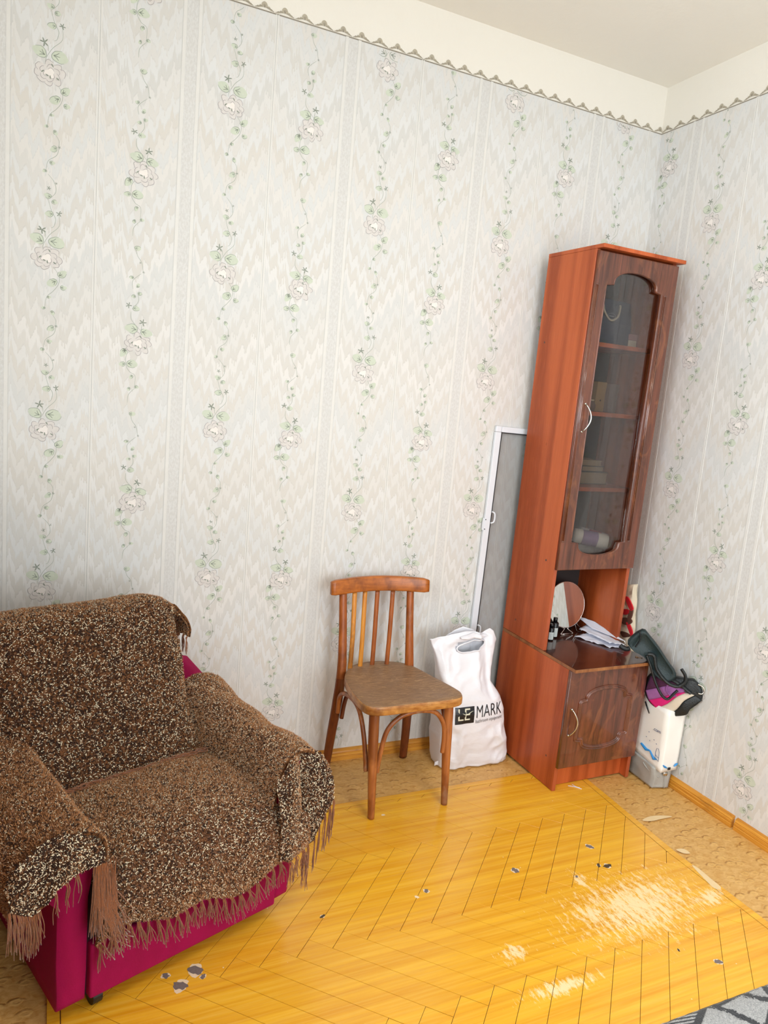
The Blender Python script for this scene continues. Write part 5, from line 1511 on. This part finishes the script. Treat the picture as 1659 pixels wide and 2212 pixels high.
A.box((sx0+fw-.001, scy0-.0006, .024), (sx0+fw+.0025, scy0+.002, sz1-.024)); A.box((sx1-fw-.0025, scy0-.0006, .024), (sx1-fw+.001, scy0+.002, sz1-.024)); A.box((sx0+fw, scy0-.0006, sz1-.0265), (sx1-fw, scy0+.002, sz1-.023))
A.obj('spline', M_SPL, scr)
mesh_obj('screen_mesh', [(sx0+fw, 0.0, .02), (sx1-fw, 0.0, .02), (sx1-fw, 0.0, sz1-.02), (sx0+fw, 0.0, sz1-.02)], [(0, 1, 2, 3)], M_MESH, scr)
for z_ in (0.945, 0.46):
    A = Acc(); P = catmull([(sx0+fw+.001, scy0-.001, z_-.024), (sx0+fw+.013, scy0-.006, z_-.016), (sx0+fw+.013, scy0-.006, z_+.016), (sx0+fw+.001, scy0-.001, z_+.024)], 5)
    A.tube(P, 0.0035, 6); A.obj('pull_tab', M_ALU, scr, True)
for z_ in (0.895, 0.935): 
    A = Acc(); A.tube([(sx0+.004, scy0-.002, z_), (sx0+.004, scy0+.001, z_)], .0022, 8); A.obj('rivet', M_SPL, scr)
box('hinge_clip', (sx0-.006, scy0+.002, .89), (sx0, scy1-.004, .94), M_ALU, scr, bev=0.001)

# ------------------------------------------------------------ bags between cabinet and right wall
M_GREY = flat('grey_leatherette', (168, 166, 160), 0.5, var=0.05, scale=20, bump=0.3, bscale=300)
M_WBAG = flat('white_card_bag', (240, 236, 228), 0.55, var=0.02, scale=12)
M_BLUE = flat('blue_print', (46, 138, 206), 0.5)
M_BLUED = flat('dark_blue_line', (60, 86, 130), 0.5)
M_BLKL = flat('black_leather', (16, 22, 24), 0.42, var=0.15, scale=30, bump=0.4, bscale=220)
M_BLKG = flat('dark_green_black_leather', (26, 44, 46), 0.5, var=0.15, scale=20, bump=0.3, bscale=220)
M_SUEDE = {k: flat(k+'_suede', c, 0.85, var=0.14, scale=40, bump=0.3, bscale=200) for k, c in (('plum', (74, 28, 62)), ('lilac', (150, 92, 150)), ('magenta', (206, 18, 108)), ('beige', (204, 190, 170)))}
def crumple_box(name, corners_lo, corners_hi, mat, parent, amp=0.004, seed=0.0, nz=14, nx=9, o=(0, 0, 0), pw=None):
    """corners: 4 points ccw at bottom and top; sides subdivided and crumpled"""
    lo_, hi_ = [Vector(p) for p in corners_lo], [Vector(p) for p in corners_hi]; O = Vector(o); rings = []
    for j in range(nz+1):
        t = j/nz; ring = []
        for s_ in range(4):
            a = lo_[s_]*(1-t)+hi_[s_]*t; b = lo_[(s_+1) % 4]*(1-t)+hi_[(s_+1) % 4]*t
            for i in range(nx):
                p = a+(b-a)*(i/nx); e_ = 1.0 if i else 0.35
                p = p+Vector((noise.noise(p*16+Vector((seed, 0, 0))), noise.noise(p*16+Vector((0, seed, 0))), 0))*amp*e_*(1 if 0 < j else 0.3)
                ring.append(p-O)
        rings.append(ring)
    return loft(name, rings, mat, parent, True, True)
# grey handbag at the bottom
GO = (-.075, -.47, 0.0)
gb = empty('grey_handbag', GO); tag(gb, 'slumped grey leatherette handbag with a metal snap on the floor by the right wall', 'bag')
crumple_box('bag_body', [(-.108, -.556, .0025), (-.040, -.573, .0025), (-.026, -.36, .0025), (-.095, -.36, .0025)], [(-.116, -.562, .088), (-.026, -.566, .080), (-.026, -.36, .115), (-.118, -.36, .115)], M_GREY, gb, 0.007, 2.0, o=GO)
A = Acc()
for k, (x, z_, r) in enumerate(((-.0665, .066, .0105),)):
    y = -.5745
    A.tube([(x-GO[0], y-GO[1]+.006, z_), (x-GO[0], y-GO[1]-.0015, z_)], r, 20); A.tube([(x-GO[0], y-GO[1]-.0015, z_), (x-GO[0], y-GO[1]-.0028, z_)], [r*.8, r*.55], 20)
A.obj('metal_snap', M_CHROME, gb, True)
V, Fc = tube_geo(catmull([Vector(p)-Vector(GO) for p in ((-.062, -.574, .004), (-.064, -.577, .03), (-.068, -.576, .06), (-.075, -.574, .080))], 5), 0.0016, 6); mesh_obj('seam', V, Fc, M_GREY, gb, True)
V, Fc = tube_geo(catmull([Vector(p)-Vector(GO) for p in ((-.116, -.50, .085), (-.113, -.52, .070), (-.108, -.55, .060), (-.09, -.568, .050))], 5), 0.0022, 6); mesh_obj('pleat', V, Fc, M_GREY, gb, True)
# white paper bag standing in it
WO = (-.06, -.45, .12)
wb = empty('white_paper_bag', WO); tag(wb, 'white paper bag with blue print rising out of the grey handbag', 'bag')
crumple_box('bag_body', [(-.105, -.584, .080), (-.020, -.582, .082), (-.020, -.38, .122), (-.112, -.38, .122)], [(-.098, -.575, .325), (-.008, -.578, .330), (-.008, -.34, .36), (-.104, -.34, .36)], M_WBAG, wb, 0.004, 6.0, o=WO)
me = text_mesh('.com', 0.020)
def place_print(me, O, X, Y, name, mat, parent):
    O, X, Y = Vector(O), Vector(X).normalized(), Vector(Y).normalized(); Z = X.cross(Y)
    for v in me.vertices: v.co = O+X*v.co.x+Y*v.co.y+Z*v.co.z
    me.materials.clear(); me.materials.append(mat)
    o = bpy.data.objects.new(name, me); COL.objects.link(o); o.parent = parent; return o
place_print(me, Vector((-.1105, -.520, .232))-Vector(WO), (0.02, -1, 0), (0, 0, 1), 'small_print', M_BLUED, wb)
A = Acc()
WV = Vector(WO)
def onl(y, z_, d=.1088): return Vector((-d-.001*(z_-.2), y, z_))-WV
def onf(x, z_): return Vector((x, -.5865+.02*(z_-.08), z_))-WV
for P, rr in (([onl(-.470, .150), onl(-.50, .138), onl(-.52, .142), onl(-.545, .120), onl(-.558, .124)], [.004, .006, .003, .006, .002]),
              ([onf(-.099, .112), onf(-.088, .104), onf(-.076, .098)], [.002, .0045, .002]), ([onf(-.040, .100), onf(-.030, .106), onf(-.022, .110)], [.002, .0045, .002])):
    A = Acc(); A.tube(P, rr, 6); A.obj('blue_splash_print', M_BLUE, wb)
A = Acc()
A.tube([onl(-.550, .118), onl(-.548, .150), onl(-.552, .168), onl(-.560, .170), onl(-.566, .158), onl(-.568, .120)], .0008, 5)
A.tube([onl(-.549, .140), onl(-.566, .134)], .0008, 5); A.tube([onl(-.549, .128), onl(-.566, .122)], .0008, 5)
for y, z_ in ((-.49, .19), (-.51, .182), (-.53, .195), (-.50, .215), (-.545, .185)): A.tube([onl(y, z_), onl(y-.003, z_-.002)], .0012, 5)
A.obj('bottle_outline_print', M_BLUED, wb)
A = Acc(); A.box(tuple(onf(-.070, .088)), tuple(onf(-.057, .098)+Vector((0, .002, 0)))); A.obj('black_label_print', M_PRINTK, wb)
V, Fc = tube_geo([onl(-.462, .325, .111), onl(-.478, .305, .112), onl(-.492, .288, .113)], [.0060, .0062, .004], 8, 0.5); mesh_obj('black_tag', V, Fc, M_BLKL, wb, True)
# striped handbag lying on top
SO = (-.07, -.52, .33)
hb_ = empty('striped_handbag', SO); tag(hb_, 'black handbag with lilac, magenta and beige suede stripes on top of the white bag', 'bag')
SV = Vector(SO)
lines = {
 'top': [(-.120, -.478, .440), (-.096, -.512, .448), (-.065, -.557, .440), (-.040, -.590, .425)],
 'l1': [(-.127, -.470, .378), (-.105, -.500, .400), (-.080, -.536, .422), (-.045, -.585, .424)],
 'l2': [(-.117, -.484, .342), (-.091, -.521, .369), (-.071, -.550, .392), (-.046, -.585, .410)],
 'l3': [(-.098, -.510, .317), (-.077, -.542, .350), (-.060, -.566, .387), (-.040, -.590, .411)],
 'l4': [(-.072, -.547, .302), (-.055, -.574, .341), (-.043, -.591, .381), (-.021, -.618, .411)],
 'l5': [(-.068, -.553, .300), (-.035, -.600, .326), (-.027, -.612, .356), (-.007, -.640, .397)]}
dn = Vector((-.82, -.57, 0)).normalized()
def stripe(name, la, lb, mat, k):
    A_, B_ = catmull(lines[la], 5), catmull(lines[lb], 5); n = len(A_)-1
    def fn(u, v):
        i = min(int(u*n), n-1); f = u*n-i
        a = A_[i]*(1-f)+A_[i+1]*f; b = B_[i]*(1-f)+B_[i+1]*f; p = a*(1-v)+b*v
        return p+dn*(.012*math.sin(PI*min(1, max(0, u)))+.0020*math.sin(PI*v)+.0006*k)-SV
    o = sheet(name, 18, 5, fn, mat, hb_, 0.0022); return o
for k, (a, b, mt) in enumerate((('top', 'l1', 'plum'), ('l1', 'l2', 'lilac'), ('l2', 'l3', 'magenta'), ('l3', 'l4', 'beige'))):
    stripe('suede_stripe', a, b, M_SUEDE[mt], k)['label'] = mt+' suede stripe'
stripe('leather_trim', 'l4', 'l5', M_BLKL, 4)
# leather body behind the flap: a lens-shaped block down to the wall side
rb = []
top_ = catmull([(-.126, -.455, .40), (-.112, -.478, .455), (-.075, -.53, .458), (-.047, -.582, .463), (-.029, -.609, .466), (-.014, -.631, .445), (-.007, -.640, .400), (-.027, -.612, .350), (-.050, -.590, .320), (-.070, -.551, .301), (-.100, -.505, .316), (-.120, -.474, .345)], 4, True)
c0 = sum((Vector(p) for p in top_), Vector())/len(top_)
for d, k in ((.004, .90), (.0, .985), (-.006, 1.0), (-.030, .96), (-.042, .80)):
    ring = []
    for p in top_:
        q_ = c0+(p-c0)*k+dn*(d); q_.x = min(q_.x, -.006); ring.append(q_-SV)
    rb.append(ring)
loft('bag_body', rb, M_BLKL, hb_)
V, Fc = tube_geo(catmull([Vector(p)-SV for p in ((-.030, -.628, .458), (-.017, -.640, .452), (-.012, -.646, .437), (-.018, -.642, .424), (-.028, -.634, .424))], 5), 0.0026, 8); mesh_obj('metal_hook', V, Fc, M_CHROME, hb_, True)
V, Fc = tube_geo(catmull([Vector(p)-SV for p in ((-.105, -.515, .455), (-.085, -.545, .452), (-.06, -.585, .435), (-.045, -.603, .421), (-.038, -.61, .415))], 5), 0.0075, 8, .6); mesh_obj('shoulder_strap', V, Fc, M_BLKL, hb_, True)
V, Fc = tube_geo(catmull([Vector(p)-SV for p in ((-.088, -.548, .440), (-.094, -.540, .410), (-.084, -.556, .388), (-.070, -.572, .392)) ], 5), 0.0055, 8, .7); mesh_obj('buckle_flap', V, Fc, M_SUEDE['lilac'], hb_, True)
# dark leather folder bag leaning over the corner of the worktop
KO = (-.12, -.50, .52)
kb = empty('black_shoulder_bag', KO); tag(kb, 'long black leather bag with looped straps leaning from the worktop corner to the wall', 'bag')
KV = Vector(KO)
pb = catmull([(-.172, -.450, .633), (-.148, -.472, .611), (-.120, -.500, .571), (-.094, -.526, .526), (-.068, -.552, .481), (-.078, -.542, .452), (-.096, -.525, .444), (-.118, -.503, .460), (-.143, -.477, .506), (-.158, -.463, .528), (-.188, -.432, .546), (-.204, -.416, .578)], 3, True)
dk = Vector((-.707, -.707, 0)); c0 = sum((Vector(p) for p in pb), Vector())/len(pb); rb = []
for d, k in ((.034, .82), (.040, .90), (.038, .97), (.030, 1.0), (.010, 1.0), (.004, .97), (.002, .9)):
    rb.append([c0+(Vector(p)-c0)*k+dk*d-KV for p in pb])
loft('bag_body', rb, M_BLKG, kb)
def kt(name, pts, r, mat, flat=1.0):
    V, Fc = tube_geo(catmull([Vector(p)+dk*.048-KV for p in pts], 6), r, 10, flat); return mesh_obj(name, V, Fc, mat, kb, True)
kt('looped_strap', [(-.150, -.470, .540), (-.136, -.484, .500), (-.118, -.502, .440), (-.098, -.524, .394), (-.082, -.540, .384), (-.068, -.553, .410), (-.060, -.560, .425)], 0.0062, M_BLKL, .8)
kt('looped_strap', [(-.148, -.472, .546), (-.131, -.489, .543), (-.120, -.500, .495), (-.092, -.528, .452), (-.064, -.556, .440), (-.046, -.574, .462), (-.046, -.574, .488), (-.058, -.562, .512)], 0.0075, M_BLKL, .8)
kt('strap_band', [(-.176, -.444, .628), (-.172, -.448, .600), (-.182, -.438, .565)], 0.006, M_BLKL, .5)
kt('zip_pull', [(-.222, -.398, .560), (-.214, -.406, .553), (-.204, -.416, .550), (-.198, -.424, .556)], 0.0095, M_BLKL, .9)
kt('metal_ring', [(-.214, -.406, .582), (-.210, -.410, .572), (-.212, -.408, .562)], 0.0018, M_CHROME)
# cream patterned bag hanging behind
M_CREAMF = flat('cream_printed_cloth', (222, 206, 180), 0.75, var=0.06, scale=14, bump=0.3)
M_REDF = flat('red_print', (206, 26, 40), 0.7, var=0.1, scale=40)
M_BRNF = flat('brown_print', (96, 58, 44), 0.8, var=0.15, scale=40)
FO = (-.075, -.24, .60)
fb = empty('patterned_cloth_bag', FO); tag(fb, 'cream cloth bag with red and brown pattern squeezed between cabinet and wall', 'bag')
FV = Vector(FO)
def cpt(y, z_, d=0.0): return Vector((-.050-.055*(-.20-y)/.1*0.25-d, y, z_))
crumple_box('bag_body', [(-.062, -.287, .40), (-.030, -.287, .40), (-.030, -.10, .40), (-.062, -.10, .40)], [(-.060, -.258, .755), (-.032, -.258, .755), (-.032, -.10, .70), (-.060, -.10, .70)], M_CREAMF, fb, 0.010, 3.0, nz=22, o=FO)
def swatch(pts, mat):
    c = catmull([Vector((-.068-.004*(y < -.24), y-.014, z_)) for y, z_ in pts], 3, True)
    n = len(c); V = [p-FV for p in c]+[p-FV+Vector((.006, .0, 0)) for p in c]
    return mesh_obj('fabric_motif', V, [tuple(range(n)), tuple(range(2*n-1, n-1, -1))]+[(i, (i+1) % n, n+(i+1) % n, n+i) for i in range(n)], mat, fb)
swatch([(-.215, .688), (-.232, .694), (-.272, .659), (-.257, .646)], M_REDF); swatch([(-.205, .634), (-.246, .645), (-.253, .631), (-.220, .615)], M_REDF)
swatch([(-.255, .646), (-.272, .653), (-.268, .614), (-.249, .603)], M_BRNF); swatch([(-.215, .600), (-.265, .611), (-.275, .598), (-.250, .579), (-.215, .578)], M_BRNF)
swatch([(-.245, .588), (-.268, .584), (-.287, .559), (-.283, .540)], M_REDF); swatch([(-.215, .540), (-.258, .546), (-.278, .538), (-.235, .520)], M_BRNF)

# ------------------------------------------------------------ chest added out of view to shade the left side of the armchair
cd = empty('added_shade_chest', (-2.78, -1.12, 0)); tag(cd, 'unseen dark wooden chest added by the left wall to shade the armchair', 'chest')
box('carcass', (-.25, -.66, .04), (.235, .66, 1.16), M_CWD, cd, bev=.002)
box('top_board', (-.255, -.68, 1.161), (.255, .68, 1.185), M_CWD, cd, bev=.003)
for j in range(4):
    d_ = box('drawer_front', (.2355, -.645, .075+.27*j), (.252, .645, .075+.27*j+.255), M_CWD, cd, bev=.003)
    A = Acc(); A.tube([(.251, 0, .20+.27*j), (.262, 0, .20+.27*j), (.274, 0, .20+.27*j)], [.006, .007, .014], 12); A.obj('knob', M_BRASS, d_, True)
for x, y in ((-.22, -.63), (.20, -.63), (-.22, .63), (.20, .63)): box('foot', (x-.02, y-.02, 0), (x+.02, y+.02, .0395), M_CWD, cd, bev=.003)

# ------------------------------------------------------------ rug in the foreground
def m_rug():
    s = NT('patterned_pile'); v = s.coord()
    m = s.mapping(v, (8.2, 9.5, 1), rot=(0, 0, 0.25))
    wob = s.noise(s.mapping(v, (95, 95, 1)), 1, 3, 0.8)
    ad = s.n('ShaderNodeVectorMath', operation='ADD'); s.lk(m, ad.inputs[0])
    cb = s.n('ShaderNodeCombineXYZ'); s.lk(s.math('MULTIPLY', wob, 0.30), cb.inputs[0]); s.lk(s.math('MULTIPLY', wob, 0.30), cb.inputs[1]); s.lk(cb.outputs[0], ad.inputs[1])
    vo = s.n('ShaderNodeTexVoronoi', voronoi_dimensions='2D', feature='DISTANCE_TO_EDGE'); s.lk(ad.outputs[0], vo.inputs['Vector']); vo.inputs['Scale'].default_value = 1.0
    vc = s.n('ShaderNodeTexVoronoi', voronoi_dimensions='2D'); s.lk(ad.outputs[0], vc.inputs['Vector']); vc.inputs['Scale'].default_value = 1.0
    pile = s.noise(s.mapping(v, (300, 300, 40)), 1, 3, 0.7)
    c = s.mix(s.ramp(pile, [(0.3, 0), (0.7, 1)]), lin((128, 128, 130)), lin((200, 200, 198)))
    hz = s.n('ShaderNodeSeparateColor'); s.lk(vc.outputs['Color'], hz.inputs[0])
    hatch = s.math('GREATER_THAN', hz.outputs[0], 0.72)
    sp = s.n('ShaderNodeSeparateXYZ'); s.lk(s.mapping(v, (1, 1, 1), rot=(0, 0, 0.2)), sp.inputs[0])
    st = s.math('LESS_THAN', s.math('PINGPONG', s.math('ADD', sp.outputs[1], s.math('MULTIPLY', wob, 0.004)), 0.0055), 0.0026)
    c = s.mix(s.math('MULTIPLY', hatch, st), c, lin((34, 38, 44)))
    e_ = s.ramp(vo.outputs['Distance'], [(0.065, 1), (0.085, 0)])
    c = s.mix(e_, c, lin((22, 26, 32)))
    s.base(c); s.rough(0.95); s.b.inputs['Sheen Weight'].default_value = 0.3
    s.bump(s.math('ADD', pile, s.math('MULTIPLY', e_, -0.6)), 0.8, 0.004); return s.m
M_RUG = m_rug()
M_TUFT_L = yarn('light_grey_tuft', (150, 150, 152), (214, 214, 214), 0.3)
rug = empty('rug', (-0.95, -1.432, 0.0)); tag(rug, 'grey pile rug with black crackled pattern at the lower right edge', 'rug')
V = []; F = []
nx_, ny_ = 130, 60; rx0, rx1, ry0, ry1 = -1.05, 0.80, -1.9, 0.0
for j in range(ny_+1):
    for i in range(nx_+1):
        x = rx0+(rx1-rx0)*i/nx_; y = ry0+(ry1-ry0)*j/ny_
        ed = min(x-rx0, rx1-x, y-ry0, ry1-y); h = .0075*min(1, (ed/.012))**.5 if ed > 0 else 0
        if j == ny_: y += 0.0015*noise.noise(Vector((x*50, 0, 0)))
        V.append((x, y, .0012+h+.0008*noise.noise(Vector((x*60, y*60, 0)))))
for j in range(ny_):
    for i in range(nx_): a = j*(nx_+1)+i; F.append((a, a+1, a+nx_+2, a+nx_+1))
mesh_obj('pile', V, F, M_RUG, rug, True)
box('rug_backing', (rx0+.002, ry0+.002, .0004), (rx1-.002, ry1-.002, .0020), flat('jute_backing', (120, 112, 98), 0.9), rug, bev=0)
print('planks', len(planks), 'objects', len(bpy.data.objects), 'tris', sum(len(p.vertices)-2 for o in bpy.data.objects if o.type == 'MESH' for p in o.data.polygons))
